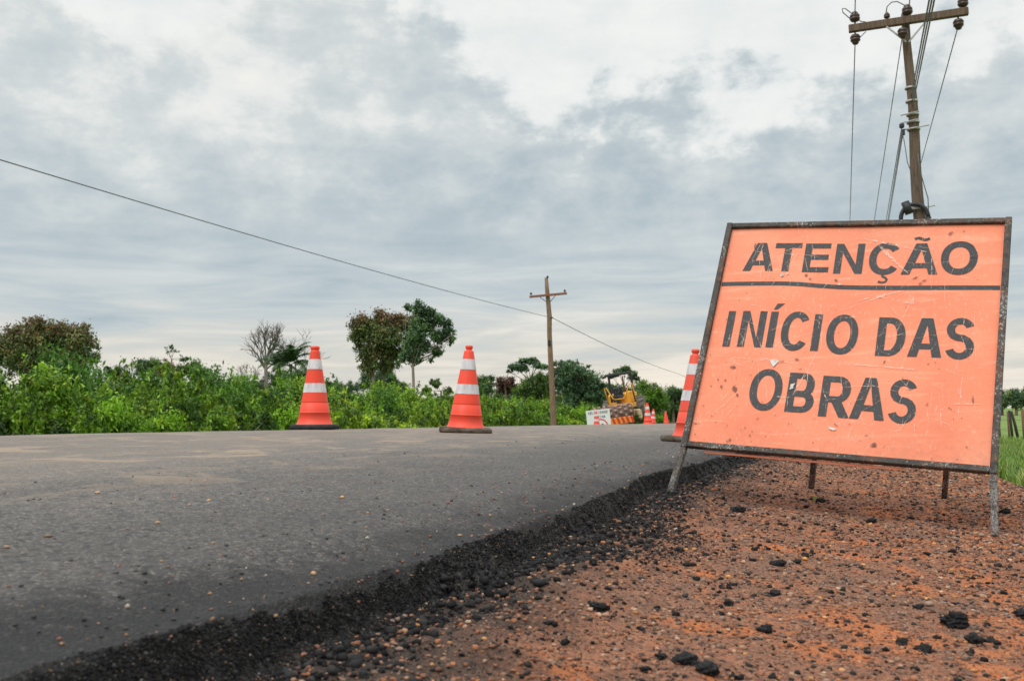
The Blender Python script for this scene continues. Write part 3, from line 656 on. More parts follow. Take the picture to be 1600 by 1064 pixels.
for ch, a, b, y0, y1 in [('A', .113, .250, .893, 1.046), ('T', .245, .362, .891, 1.043), ('E', .378, .490, .887, 1.040), ('N', .512, .631, .881, 1.038), ('Ç', .651, .782, .877, 1.039), ('Ã', .788, .932, .877, 1.035), ('O', .940, 1.081, .876, 1.041)]:
    TEXT.append((ch, a, b, y0, y1, .0312))
for ch, a, b, y0, y1 in [('I', .086, .124, .496, .679), ('N', .153, .260, .498, .681), ('Í', .275, .311, .500, .680), ('C', .330, .452, .489, .681), ('I', .463, .499, .491, .672), ('O', .522, .650, .481, .672), ('D', .725, .834, .481, .665), ('A', .848, .975, .482, .664), ('S', .984, 1.092, .477, .666)]:
    TEXT.append((ch, a, b, y0, y1, .0322))
for ch, a, b, y0, y1 in [('O', .243, .379, .199, .393), ('B', .400, .512, .199, .383), ('R', .536, .655, .189, .376), ('A', .657, .788, .189, .377), ('S', .797, .903, .183, .377)]:
    TEXT.append((ch, a, b, y0, y1, .0322))
def decal(polys, n0, u_off=0.0):
    mb = MB()
    for i, p in enumerate(polys):
        e = n0+(i % 40)*.00003
        mb.add([sp(u, v, dish(u, v)+e) for u, v in p], [tuple(range(len(p)))])
    return mb
for word, idx in (('ATENÇÃO', range(0, 7)), ('INÍCIO DAS', range(7, 16)), ('OBRAS', range(16, 21))):
    pol = []
    for i in idx: pol += glyph(*TEXT[i])
    place(decal(pol, .0012), 'lettering', MAT_LET)
lp = [(.030, .821), (.10, .824), (.20, .826), (.30, .827), (.38, .824), (.46, .817), (.54, .812), (.62, .811), (.80, .811), (1.0, .812), (1.170, .813)]
place(decal(ribbon(lp, .021), .0012), 'dividing_line', MAT_LET)
# scratches and dirt marks
def streakp(u0, v0, u1, v1, wd, wig=.004):
    n = 9; pts = []
    for i in range(n):
        k = i/(n-1); pts.append((u0+(u1-u0)*k+rnd.uniform(-wig, wig)*.4, v0+(v1-v0)*k+rnd.uniform(-wig, wig)*.4))
    return ribbon(pts, lambda k: wd*(.25+.75*math.sin(math.pi*min(max(k, .02), .98))))
sc = []
for s_ in [(.07, .447, .46, .425, .004), (.25, .444, .36, .440, .006), (.62, .437, .88, .424, .005), (.78, .429, .89, .423, .007), (.56, .425, .70, .435, .003), (.47, .47, .475, .33, .003), (.50, .50, .46, .36, .0035),
           (.36, .265, .42, .266, .007), (.955, .42, .95, .17, .0025), (.60, .42, .62, .28, .002), (.82, .20, .88, .44, .002), (1.03, .28, 1.13, .283, .005), (.98, .33, 1.0, .15, .0025), (1.06, .48, 1.05, .12, .002),
           (.72, .80, .80, .66, .004), (.70, .77, .86, .73, .009), (.62, .74, .82, .80, .007), (.60, .71, .78, .79, .005), (.48, .77, .487, .60, .005), (.49, .70, .50, .56, .004), (.50, .62, .51, .50, .004),
           (.30, .92, .36, 1.04, .002), (.24, 1.03, .235, .82, .002), (.18, .60, .175, .42, .002), (.60, 1.07, .88, .99, .010), (.66, 1.06, .80, .90, .012), (.70, 1.00, .82, .88, .006), (.90, 1.04, .915, .78, .003),
           (1.02, 1.03, 1.03, .90, .002), (.86, .80, .80, .60, .004), (.855, .79, .845, .72, .006), (.46, .38, .42, .26, .006), (.53, .33, .57, .25, .004), (.30, .36, .33, .22, .003), (.06, .10, .20, .28, .003), (.14, .05, .15, .22, .002),
           (.66, .12, .71, .22, .003), (.66, .06, .67, .14, .003), (.90, .26, .905, .08, .002), (.34, 1.02, .22, .97, .003), (.25, 1.0, .40, .955, .002), (.12, .70, .10, .30, .0015), (1.08, .75, 1.10, .45, .0015)]:
    sc += streakp(*s_)
for i in range(330):
    u, v = rnd.uniform(.05, 1.15), rnd.uniform(.05, 1.1); a = rnd.choice((rnd.gauss(1.5, .25), rnd.gauss(1.5, .25), rnd.gauss(0.0, .25), rnd.uniform(0, 3))); L = rnd.uniform(.01, .14)
    q = (u+math.cos(a)*L, v+math.sin(a)*L)
    if .04 < q[0] < 1.16 and .04 < q[1] < 1.11: sc += streakp(u, v, *q, rnd.uniform(.0007, .0024))

dt = []
def blob(u, v, r, e=1.0, a=0.0):
    n = 9; return [[(u+math.cos(a)*c*r*e-math.sin(a)*s_*r, v+math.sin(a)*c*r*e+math.cos(a)*s_*r) for c, s_ in ((math.cos(2*math.pi*k/n)*rr, math.sin(2*math.pi*k/n)*rr) for k in range(n) for rr in (rnd.uniform(.65, 1.15),))]]
for b_ in [(.175, .306, .008), (.178, .290, .012, 1.6, 1.8), (.197, .262, .006, 1.8, 1.8), (.122, .297, .009), (.133, .33, .006), (.06, .20, .007), (.24, .345, .005), (.235, .36, .006), (.155, .395, .009, 1.5, 0), (.12, .42, .004), (.10, .33, .005), (.256, .11, .007), (.28, .08, .008), (.20, .05, .008, 1.3, 1),
           (.345, .08, .006), (.30, .16, .006, 1.6, .5), (.235, .10, .004, 4, 1.4), (.42, .445, .006, 2.5, 0), (.44, .40, .004, 2, .5), (.355, .43, .007, 2.5, .6), (.885, .846, .004, 3, .4), (.85, .86, .004, 4, .5), (.87, .83, .006, 1.5, .4), (.40, .87, .008, 1, 0), (.42, .85, .006), (.53, .845, .006, 1.4, 0),
           (.15, 1.03, .005, 3, 1.5), (.26, 1.04, .004, 4, 0), (.97, .43, .004), (.93, .45, .004), (1.10, .30, .004, 6, 1.7), (1.02, .26, .005, 1, 0), (.94, .27, .004, 2, 1), (1.09, .10, .005), (.73, .12, .005, 2, 1), (.76, .08, .01, 1.3, .2), (.61, .155, .004, 2.5, -.5), (1.02, 1.09, .006), (.97, 1.08, .008, 1.6, .4)]:
    dt += blob(*b_)
for i in range(110):
    u = rnd.random()**1.6*1.1+.04; v = .04+rnd.random()**1.5*.95
    dt += blob(u, v, rnd.uniform(.0012, .0042), rnd.choice((1, 1, 1.6, 2.5)), rnd.uniform(0, 3))

wc = blob(.335, .428, .007, 1.2, .4)+[[(.306, .436), (.327, .440), (.345, .433), (.336, .418), (.326, .402), (.318, .415)]]+[[(.410, .326), (.428, .332), (.421, .315), (.424, .308), (.408, .300)]]+blob(.296, .868, .009)+blob(.60, .135, .006, 3, -.2)+blob(.545, .824, .005, 1.6, 0)+blob(.318, .876, .006)
mb = MB()
mb.add(V, F, 0, True)
for pol, n0, mi in ((sc, .0028, 1), (dt, .0040, 2), (wc, .0050, 3)):
    q = decal(pol, n0); mb.add(q.v, q.f, mi)
mb.build('panel', [MAT_SIGN, MAT_SCUFF, MAT_DIRT, MAT_WHITE_CHIP], sign)

# ------------------------------------------------------------------ traffic cones
def make_cone(name, h, mat_body, mat_base, style=0):
    root = empty(name, (0, 0, 0)); k = h/.75
    bs = MB(); n = 48
    # rounded-square (or octagonal) rubber foot
    prof = []
    for zz, sc_ in ((0, .965), (.008, 1.0), (.030, 1.0), (.040, .965), (.044, .88), (.046, .7)):
        ring = []
        for i in range(n):
            a = 2*math.pi*i/n; p_ = 6 if style == 0 else 10; R_ = .225/((abs(math.cos(a))**p_+abs(math.sin(a))**p_)**(1/p_)) if style != 2 else .222*(1+.015*math.cos(8*a))
            R_ = min(R_, .262)
            ring.append((R_*sc_*math.cos(a)*k, R_*sc_*math.sin(a)*k, zz*k))
        prof.append(ring)
    vs_ = [p for r_ in prof for p in r_]; fs_ = [(i*n+j, i*n+(j+1) % n, (i+1)*n+(j+1) % n, (i+1)*n+j) for i in range(5) for j in range(n)]+[tuple(range(5*n, 6*n)), tuple(range(n))[::-1]]
    bs.add(vs_, fs_, 0, True); bs.build('rubber_base', mat_base, root)
    def R_(z): return (.150-(z-.06)/(.70-.06)*(.150-.041))*k
    def seg(z0, z1, off=0.0): return [(R_(z0)+off, z0*k), (R_(z1)+off, z1*k)]
    body = MB()
    pr = [(.168*k, .044*k), (.160*k, .052*k), (.152*k, .070*k)]+seg(.08, .146)+[(R_(.147)+.003*k, .148*k)]+[(R_(.150)+.003*k, .152*k), (R_(.153), .156*k)]+seg(.16, .235)+[(R_(.24)-.004*k, .239*k), (R_(.245), .243*k)]+seg(.25, .695)
    if style == 1: pr += [(.040*k, .70*k), (.026*k, .707*k), (.024*k, .716*k), (.031*k, .722*k), (.033*k, .735*k), (.031*k, .746*k), (.022*k, .75*k), (.0, .751*k)]
    else: pr += [(.042*k, .703*k), (.037*k, .708*k), (.035*k, .718*k), (.040*k, .722*k), (.041*k, .735*k), (.039*k, .748*k), (.030*k, .75*k), (.028*k, .73*k), (0, .728*k)]
    body.lathe(pr, 40); body.build('cone_body', mat_body, root)
    for z0, z1 in ((.330, .413), (.540, .630)):
        b = MB(); b.lathe([(R_(z)+.0022*k, z*k) for z in np.linspace(z0, z1, 6)], 40); b.build('reflective_band', MAT_BAND, root)
    return root
cA = make_cone('traffic_cone', .75, MAT_CONE, MAT_RUB, 2); cB = make_cone('traffic_cone', .75, MAT_CONE, MAT_RUB2, 1); cC = make_cone('traffic_cone', .75, MAT_CONE2, MAT_RUB2, 1)
def put_cone(o, X, Y, tilt, rz, label, group='orange and white traffic cones on the road'):
    o.location = (X, Y, float(z_road(X, Y))+.002); o.rotation_euler = (0, math.radians(tilt), 0)
    if rz: o.rotation_euler = (Matrix.Rotation(math.radians(tilt), 3, 'Y')@Matrix.Rotation(math.radians(rz), 3, 'Z')).to_euler()
    return tag(o, label, 'traffic cone', group)
put_cone(cA, -4.56, 7.93, .6, 10, 'leftmost clean orange and white cone on a black rubber foot in front of bright bushes')
put_cone(cB, -3.13, 8.0, 3.6, 22, 'middle orange and white cone with a weathered brown foot and knob top')
put_cone(cC, -1.20, 8.10, 3.6, -18, 'orange and white cone half hidden behind the left edge of the big orange board')
for x, D, s_, tl, lb in ((1012, 33.5, 1.0, 0, 'distant banded cone standing right in front of the roller drum end'), (1019.5, 39, .9, 4, 'distant small cone just right of the larger one beside the roller'), (932, 35.5, .86, 0, 'distant cone standing in front of the white speed sign')):
    o = copy_tree(cB); X, Y = at(x, D); put_cone(o, X, Y, tl, 20, lb); o.scale = (s_, s_, s_)
# a plain one without bands
o = copy_tree(cB); X, Y = at(1041, 41); put_cone(o, X, Y, -3, 0, 'distant plain orange cone without bands, farthest right before the orange board'); o.scale = (.8, .8, .8)
for ch in list(o.children):
    if ch.name.startswith('reflective_band'): bpy.data.objects.remove(ch)

# ------------------------------------------------------------------ white speed sign
X, Y = at(936.5, 41); z0 = float(z_road(X, Y)); ztop = zat(936, 640, 41)
fd = Vector((CM[2][0], CM[2][1], 0)).normalized(); rz = math.atan2(fd.y, fd.x)-math.pi/2
sg = tag(empty('speed_sign', (X, Y, z0), (0, math.radians(-5), rz-.12)), 'white temporary board reading VELOCIDADE MÁXIMA 40 with a red ring beside the roller', 'road sign')
hb = ztop-z0; b = MB(); b.box((0, 0, hb-.46), (.98, .02, .92), bev=.004); b.build('board', MAT_WHITE, sg)
def flat_text(txt, cx, y0, h, wd, t, nm, m, parent, yy=-.012):
    mb = MB(); n = len(txt); cw = wd/n
    for i, ch in enumerate(txt):
        a = cx-wd/2+cw*i+cw*.1; bb = a+cw*.8
        if ch in 'IÍ': a += cw*.2; bb -= cw*.2
        for j, p in enumerate(glyph(ch, a, bb, y0, y0+h, t)): mb.add([(u, yy-.0004*(j % 5), v) for u, v in p], [tuple(range(len(p)))])
    return mb.build(nm, m, parent)
flat_text('VELOCIDADE', 0, hb-.17, .11, .84, .02, 'lettering', MAT_SIGNBLACK, sg)
flat_text('MÁXIMA', .06, hb-.35, .10, .48, .018, 'lettering', MAT_SIGNBLACK, sg)
rg = MB(); [rg.add([(u, -.013, v) for u, v in p], [(0, 1, 2, 3)]) for p in ribbon(arc(.06, hb-.69, .285, .285, 0, 360, 48)[:-1], .055, True)]; rg.build('red_ring', MAT_SIGNRED, sg)
flat_text('40', .06, hb-.80, .21, .33, .045, 'lettering', MAT_SIGNBLACK, sg)
for s_ in (-.42, .42):
    b = MB(); b.beam((s_, .03, -.05), (s_, .02, hb-.05), .04, .03); b.build('leg', MAT_STEEL, sg)

# ------------------------------------------------------------------ padfoot roller
X, Y = at(963, 51); rzr = rz
zr = zat(965, 645, 51)-.75
ro = tag(empty('road_roller', (X, Y, zr), (0, 0, 0)), 'yellow padfoot road roller with a black canopy frame parked tilted on the far verge', 'road roller')
ro.rotation_euler = (Matrix.Rotation(rzr, 3, 'Z')@Matrix.Rotation(math.radians(-7.5), 3, 'Y')).to_euler()
RYAW = Matrix.Rotation(math.radians(-15), 3, 'Z')          # rear half swung to the right behind the drum
dr = MB(); RX = Matrix.Rotation(math.pi/2, 3, 'Y')
dr.lathe([(.0, -1.05), (.46, -1.05), (.52, -1.03), (.52, 1.03), (.46, 1.05), (0, 1.05)], 40, (-.10, 0, .58), RX)
pd = MB()
for i in range(8):
    for j in range(12):
        a = 2*math.pi*(j+.5*(i % 2))/12; x = -1.0+i*.257
        pd.box((x, math.sin(a)*.56, .58+math.cos(a)*.56), (.135, .13, .11), Matrix.Rotation(-a, 3, 'X'), bev=.03)
dr.add(pd.v, pd.f, 1); dr.build('drum', [MAT_DRUM, MAT_PAD], ro)
bp = MB(); bp.box((-.0, -.98, .34), (1.62, .10, .34), bev=.02)
bump = bp.build('front_bumper', MAT_ORG, ro)
st = MB()
for i in range(7):
    x = -.76+i*.235; st.add([(x, -1.033, .175), (x+.12, -1.033, .175), (x+.02, -1.033, .505), (x-.10, -1.033, .505)] if False else [(x, -1.034, .505), (x+.12, -1.034, .505), (x+.21, -1.034, .175), (x+.09, -1.034, .175)], [(0, 3, 2, 1)])
st.build('warning_stripes', MAT_RED, bump)
fs_ = MB()
for s_ in (-1, 1):
    fs_.box((s_*1.18, .0, .62), (.14, 2.0, .34), bev=.05)
fs_.box((0, 1.0, .62), (2.4, .16, .30), bev=.04); fs_.build('drum_frame', MAT_CREAM, ro)
hb_ = MB(); hb_.lathe([(.0, -.05), (.24, -.05), (.27, 0), (.24, .06), (.0, .06)], 8, (1.24, -.55, .48), RX); hb_.box((1.22, -.70, .52), (.16, .55, .50), bev=.08); hb_.build('side_housing', MAT_CREAM, ro)
lc = lambda x, y, z: Vector((.30, .9, 0))+RYAW@Vector((x, y-.9, z))
def rear(nm, m, fn, parent=ro):
    mb = MB(); fn(mb); mb.v = [tuple(lc(*p)) for p in mb.v]; return mb.build(nm, m, parent)
rear('platform', MAT_YEL, lambda q: (q.box((.22, 1.75, 1.02), (1.15, 1.5, .26), bev=.04), q.box((.72, 1.35, 1.46), (.42, .25, .62), bev=.05), q.box((-.22, 1.2, 1.16), (.34, .3, .22), bev=.03)))
rear('engine_hood', MAT_YEL, lambda q: q.box((0, 3.3, 1.30), (1.35, 1.9, .9), bev=.10))
rear('operator_seat', MAT_BLK, lambda q: (q.box((-.05, 1.95, 1.50), (.55, .5, .20), bev=.05), q.box((-.05, 2.2, 1.80), (.52, .14, .55), bev=.05), q.box((-.05, 1.45, 1.40), (.35, .3, .5), bev=.05)))
rear('steering_wheel', MAT_BLK, lambda q: (q.tube([(-.05+.2*math.cos(a), 1.38+.13*math.sin(a), 1.86+.13*math.sin(a)) for a in np.linspace(0, 2*math.pi, 17)], .02, 6), q.tube([(-.05, 1.5, 1.5), (-.05, 1.4, 1.86)], .03, 6)))
rear('exhaust_pipe', MAT_DRUM, lambda q: q.tube([(.20, 2.9, 1.7), (.20, 2.9, 2.55), (.20, 2.96, 2.62)], .05, 8))
def rops(q):
    for s_ in (-.30, .92):
        q.beam((s_, 1.30, 1.15), (.31+(s_-.31)*.95, 1.22, 2.66), .12, .12, bev=.02); q.beam((s_*.9+.02, 1.30, 2.68), (s_*.9+.1, 2.1, 2.60), .07, .07, bev=.02)
    q.box((.22, 1.20, 2.72), (1.42, .12, .14), bev=.03); q.beam((-.62, 1.2, 2.62), (-.3, 1.2, 2.74), .10, .10)
rear('rollover_frame', MAT_BLK, rops)
rear('torn_canopy', MAT_BLK, lambda q: (q.box((-.02, 1.24, 2.63), (.62, .05, .10), bev=.02), q.box((-.15, 1.24, 2.57), (.30, .04, .08), bev=.02)))
def rails(q):
    q.tube([(-.40, .8, 1.1), (-.50, .75, 2.08), (-.42, .74, 2.10), (-.14, .7, 1.50), (-.04, .7, 1.42), (.40, .7, 1.42), (.50, .7, 1.50), (.84, .75, 2.14), (.94, .78, 2.16), (1.06, .9, 1.1)], .030, 6)
rear('guard_rail', MAT_YEL, rails)
for s_ in (-.88, .88):
    wh = rear('rear_wheel', MAT_TYRE, lambda q: (q.lathe([(.40, -.24), (.62, -.25), (.70, -.20), (.72, 0), (.70, .20), (.62, .25), (.40, .24)], 28, (s_, 3.4, .72), RX), [q.box((s_+sgn*.11, 3.4+math.sin(a)*.73, .72+math.cos(a)*.73), (.24, .07, .06), Matrix.Rotation(-a, 3, 'X')@Matrix.Rotation(sgn*.5, 3, 'Z')) for sgn in (-1, 1) for a in np.linspace(0, 2*math.pi, 15)[:-1]]))
    rear('rim', MAT_YEL, lambda q: q.lathe([(0, -.2), (.38, -.2), (.41, -.24), (.41, .24), (.38, .2), (0, .2)], 24, (s_, 3.4, .72), RX), wh)

# ------------------------------------------------------------------ utility poles and wires
def cat_wire(a, b, sag, n=24):
    a = Vector(a); b = Vector(b); return [a.lerp(b, i/n)-Vector((0, 0, sag*4*(i/n)*(1-i/n))) for i in range(n+1)]
def wire(name, pts, r, label, cat='wire', group=None, m=MAT_WIRE):
    mb = MB(); mb.tube(pts, r, 5); o = mb.build(name, m); return tag(o, label, cat, group)
def insulator(mb, c, s=1.0, down=False):
    q = -1 if down else 1; c = Vector(c)
    mb.lathe([(.02*s, 0), (.02*s, q*.03*s), (.085*s, q*.05*s), (.115*s, q*.09*s), (.12*s, q*.12*s), (.095*s, q*.135*s), (.115*s, q*.155*s), (.11*s, q*.20*s), (.075*s, q*.215*s), (.08*s, q*.24*s), (.05*s, q*.28*s), (.0, q*.29*s)], 16, c)
# near pole (right)
PD = 21.0; pX, pY = 1.17, 22.55
def lineray(x, y, Yw):                                      # point seen at (x,y) in the plane Y = Yw
    d = ray(x, y); return Vector(d*(Yw/d[1]))
ptop = lineray(1415, 22, pY); pbot = lineray(1437, 340, pY); dirp = (ptop-pbot)
zb = float(z_gr(1.3, pY))-.2; base = pbot+dirp*((zb-pbot.z)/dirp.z)
base_e = Vector((base.x, base.y, zb+.2))
np_ = tag(empty('utility_pole', base_e), 'tall dark wooden power pole rising behind the big orange board at the upper right', 'utility pole')
mb = MB(); k_ = 14
pts = [base.lerp(ptop, i/k_)+Vector((.02*math.sin(i*1.3), 0, 0))-base_e for i in range(k_+1)]
mb.tube(pts, [.172-.090*i/k_ for i in range(k_+1)], 14); mb.build('pole', MAT_POLE, np_)
aL = lineray(1326, 46, pY-.18); aR = lineray(1513, 18, pY-.18)
L0 = lambda p: Vector(p)-base_e
mb = MB(); mb.beam(L0(aL), L0(aR), .16, .13, side=(0, 1, 0), bev=.01); mb.build('crossarm', MAT_ARM, np_)
ax = (aR-aL)/ (aR-aL).length
for x, y, dn in ((1336, 37, 0), (1336, 52, 1), (1505, 14, 0), (1497, 28, 1)):
    mb = MB(); p = lineray(x, y, pY-.18); insulator(mb, L0(p)+Vector((0, 0, .0)), .92, dn); mb.build('insulator', MAT_INS, np_)
mb = MB(); p = lineray(1418, 27, pY-.18); insulator(mb, L0(p), .95); mb.build('insulator', MAT_INS, np_)
mb = MB(); p = lineray(1410, 42, pY-.30); insulator(mb, L0(p), .9, 1); mb.build('insulator', MAT_INS, np_)
mb = MB(); p = lineray(1386, 31, pY-.18); insulator(mb, L0(p), .55); mb.build('insulator', MAT_INS, np_)
for a, b in (((1385, 42), (1416, 66)), ((1445, 36), (1420, 66))):
    mb = MB(); mb.beam(L0(lineray(*a, pY-.27)), L0(lineray(*b, pY-.2)), .035, .02); mb.build('brace', MAT_STEEL, np_)
def band(y, r, wd=.05, ext=0.0):
    t = (lineray(1425, y, pY).z-pbot.z)/dirp.z; c = pbot+dirp*t; mb = MB()
    mb.lathe([(r, -wd/2), (r+.012, -wd/2), (r+.012, wd/2), (r, wd/2)], 18, L0(c))
    if ext: mb.tube([L0(c)+Vector((-.25, -.16, -.03)), L0(c)+Vector((ext, -.17, .02))], .014, 6)
    mb.build('clamp_band', MAT_STEEL, np_); return c
for y, r, e in ((138, .112, 0), (159, .115, 0), (180, .120, .12), (192, .122, .10), (203, .124, .30), (328, .150, .30)): band(y, r, .04, e)
mb = MB(); mb.box(L0(lineray(1409, 197, pY-.2)), (.10, .10, .10), bev=.02); mb.box(L0(lineray(1412, 207, pY-.2)), (.05, .06, .13), bev=.01); mb.build('cable_clamp', MAT_BLK, np_)
mb = MB(); a = lineray(1414, 316, pY-.25); b = lineray(1421, 334, pY-.25); mb.tube([L0(a), L0(b)], .085, 12); mb.build('terminal_cap', MAT_BLK, np_)
ccx = lineray(1429, 341, pY-.2); mb = MB()
mb.tube([L0(ccx)+Vector((.27*math.cos(a), .0, .30*math.sin(a))) for a in np.linspace(0, 2*math.pi, 29)], .045, 8); mb.build('cable_coil', MAT_BLK, np_)
mb = MB(); mb.tube([L0(lineray(x, y, pY-.2)) for x, y in ((1336, 36), (1325, 27), (1317, 20), (1316, 14), (1321, 14), (1330, 21), (1345, 34), (1353, 35))], .012, 5); mb.build('jumper_wire', MAT_WIRE, np_); mb = MB()
mb.tube([L0(lineray(x, y, pY-.2)) for x, y in ((1384, 24), (1386, 11), (1393, 4), (1402, 3), (1412, 8), (1418, 12))], .012, 5)
mb.build('jumper_wire', MAT_WIRE, np_); mb = MB(); mb.tube([L0(lineray(x, y, pY-.2)) for x, y in ((1336, 64), (1345, 58), (1353, 50))], .010, 5); mb.build('jumper_wire', MAT_WIRE, np_)
mb = MB(); mb.tube([L0(lineray(x, y, pY-.2)) for x, y in ((1409, 205), (1413, 222), (1418, 255), (1430, 285), (1436, 300))], .009, 5)
mb.tube([L0(lineray(x, y, pY-.22)) for x, y in ((1434, 240), (1437, 265), (1444, 290), (1450, 310), (1451, 335), (1455, 341))], .011, 5); mb.build('ground_wire', MAT_WIRE, np_)
# spans onward to the next pole along the road and back over the viewer
def span_far(x, y, x2, y2, r, label, Yf=62.0, group='wires strung along the power line on the right'):
    a = lineray(x, y, pY-.18); b_ = lineray(x2, y2, Yf); wire('power_wire', cat_wire(a, b_, .0), r, label, 'power line', group)
span_far(1336, 66, 1328, 345, .012, 'thin wire falling nearly straight down from the left end of the dark pole crossarm', 40)
span_far(1411, 50, 1366, 345, .011, 'thin wire falling from the middle of the crossarm to the lower left', 40)
span_far(1497, 42, 1437, 262, .012, 'thin wire falling from the right end of the crossarm toward the pole', 36)
for k, (xx, x2) in enumerate(((1409, 1384.5), (1410, 1387), (1411, 1388.5))): span_far(xx, 200+k*4, x2, 345, .011, 'one of the bundled cables falling from the black clamp on the dark pole', 40, 'bundled cables below the black clamp')
def span_near(x, y, dz, label, r=.012, dX=0.0, group='wires strung along the power line on the right', rise=None):
    a = lineray(x, y, pY-.18); b_ = Vector((a.x+dX, -20, a.z+dz)); wire('power_wire', cat_wire(a, b_, .7), r, label, 'power line', group)
for xx, yy, x2, lb in ((1426, 150, 1452, 'leftmost of three cables climbing from the pole past the crossarm to the top border'), (1427, 158, 1456, 'middle of three cables climbing from the pole past the crossarm to the top border'), (1428, 166, 1460, 'rightmost of three cables climbing from the pole past the crossarm to the top border')):
    a = lineray(xx-2, yy, pY); d = ray(x2, 0); b_ = Vector(d*(13.0/d[1])); e = a+(b_-a)*3.3
    wire('power_wire', [a, b_, e], .012, lb, 'power line', 'cables climbing over the viewer')
for x, y, x2, lb in ((1336, 22, 1337, 'short wire leaving the left top insulator toward the top border'), (1421, 8, 1424, 'short wire leaving the middle top insulator toward the top border')):
    a = lineray(x, y, pY-.18); d = ray(x2, -30); b_ = Vector(d*(19.0/d[1])); wire('power_wire', [a, b_, a+(b_-a)*9], .012, lb, 'power line', 'cables climbing over the viewer')

# far pole (left of the roller)
D2 = 54.0; fX, fY = at(865, D2); zb2 = float(z_gr(fX, fY))
fp = tag(empty('utility_pole', (fX, fY, zb2)), 'thin bleached crooked wooden pole with a small crossarm beyond the road', 'utility pole')
def fl(x, y, off=0.0): d = ray(x, y); q = Vector(d*D2); return q-Vector((fX, fY, zb2))+Vector((0, off, 0))
mb = MB(); cl = [(865.5, 672), (864.5, 650), (863, 620), (861.5, 585), (860, 555), (858.5, 520), (858.5, 495), (856.5, 470), (855, 455), (853.5, 434)]
mb.tube([Vector((0, 0, -.3))+fl(*cl[0])*Vector((1, 1, 0)).length*0+Vector((fl(*cl[0]).x, fl(*cl[0]).y, -.3))]+[fl(*c) for c in cl], [.17]+[.165, .16, .15, .145, .14, .13, .135, .12, .115, .09], 10); mb.build('pole', MAT_POLE2, fp)
mb = MB(); mb.beam(fl(829, 464.5, -.2), fl(887.5, 459, -.2), .12, .10, bev=.01); mb.build('crossarm', MAT_ARM2, fp)
for x, y in ((831.5, 462), (884, 457.5), (857.2, 436)):
    mb = MB(); insulator(mb, fl(x, y, -.2), .55); mb.build('insulator', MAT_DARKINS, fp)
for a, b in (((846, 465), (856, 473)), ((870, 463), (860, 473))):
    mb = MB(); mb.beam(fl(*a, -.28), fl(*b, -.15), .03, .02); mb.build('brace', MAT_DARKINS, fp)
mb = MB(); mb.box(fl(859.5, 536, -.16), (.14, .10, .34), bev=.04); mb.build('knot_hole', MAT_DARKINS, fp)
mb = MB(); mb.box(fl(864, 497, -.16), (.12, .08, .08), bev=.02); mb.build('wire_clip', MAT_DARKINS, fp)
a = Vector(ray(864, 497)*D2); bq = Vector(ray(0, 250)*18.7); cq = Vector(ray(1060, 584)*93)
e0 = bq+(bq-a).normalized()*14+Vector((0, 0, -.2))
L = []
for i in range(31):                                          # sagging toward the left span
    t_ = i/30; L.append(a.lerp(bq, t_)-Vector((0, 0, .14*4*t_*(1-t_))))
wire('power_wire', [e0]+L[::-1], .013, 'long sagging wire from the left border up to the far bleached pole', 'power line')
L2 = [a.lerp(cq, i/20)-Vector((0, 0, .25*4*(i/20)*(1-i/20))) for i in range(21)]
wire('power_wire', L2+[cq+(cq-a)*.3], .018, 'sagging wire running right from the far bleached pole behind the roller', 'power line')

# ------------------------------------------------------------------ vegetation
def leaves(C, r, size, n, pal, shell=.55, flat=1.0, droop=.25):
    """n leaves spread over blob centres C (k,3) with radii r (k,)"""
    k = len(C); w_ = r**2; idx = RS.choice(k, n, p=w_/w_.sum())
    d = RS.randn(n, 3); d /= np.linalg.norm(d, axis=1)[:, None]
    rr = (shell+(1-shell)*RS.rand(n))*(1+.22*RS.randn(n))
    P = C[idx]+d*(r[idx]*rr)[:, None]*np.array([1, 1, flat])
    u = RS.randn(n, 3); u += d*.6; u /= np.linalg.norm(u, axis=1)[:, None]
    nn = d+RS.randn(n, 3)*.7+np.array([0, 0, .6]); v = np.cross(nn, u); v /= np.linalg.norm(v, axis=1)[:, None]+1e-9
    u[:, 2] -= droop
    s = size*(.6+.8*RS.rand(n))
    a = P-u*s[:, None]*.5; b = P+v*s[:, None]*.27; c = P+u*s[:, None]*.5; e = P-v*s[:, None]*.27
    V = np.stack([a, b, c, e], 1).reshape(-1, 3); F = np.arange(4*n).reshape(-1, 4)
    pal_c = np.array([p[0] for p in pal]); pw = np.array([p[1] for p in pal], float)
    ci = RS.choice(len(pal), k, p=pw/pw.sum()); blobcol = pal_c[ci]*(.62+.76*RS.rand(k, 1))
    col = blobcol[idx]*(.84+.32*RS.rand(n, 1)); 
    return V, F, col
def subblobs(C, R_, m, frac=.42, flat=.8):
    out = []; rr = []
    for c, r in zip(C, R_):
        k = max(3, int(m*(r/np.mean(R_))**1.5)); d = RS.randn(k, 3); d /= np.linalg.norm(d, axis=1)[:, None]
        out.append(c+d*(r*(.2+.85*RS.rand(k, 1)))*np.array([1, 1, flat])); rr.append(r*frac*(.45+1.0*RS.rand(k)))
    return np.concatenate(out), np.concatenate(rr)
GREEN = [((.07, .135, .028), 3), ((.105, .19, .032), 3), ((.15, .25, .04), 2), ((.045, .09, .025), 2)]
BUSHP = [((.11, .235, .014), 4), ((.17, .32, .018), 4), ((.23, .40, .025), 2.4), ((.05, .12, .016), 2.5), ((.28, .40, .03), .5)]
DARK = [((.06, .125, .062), 4), ((.09, .17, .075), 4), ((.13, .22, .085), 2)]
RUST = [((.20, .095, .055), 3), ((.16, .11, .05), 2.5), ((.10, .125, .045), 3), ((.25, .12, .07), 1.5), ((.07, .10, .035), 2)]
OLIVE = [((.15, .20, .06), 4), ((.12, .17, .05), 3), ((.20, .19, .07), 2), ((.08, .12, .045), 2)]
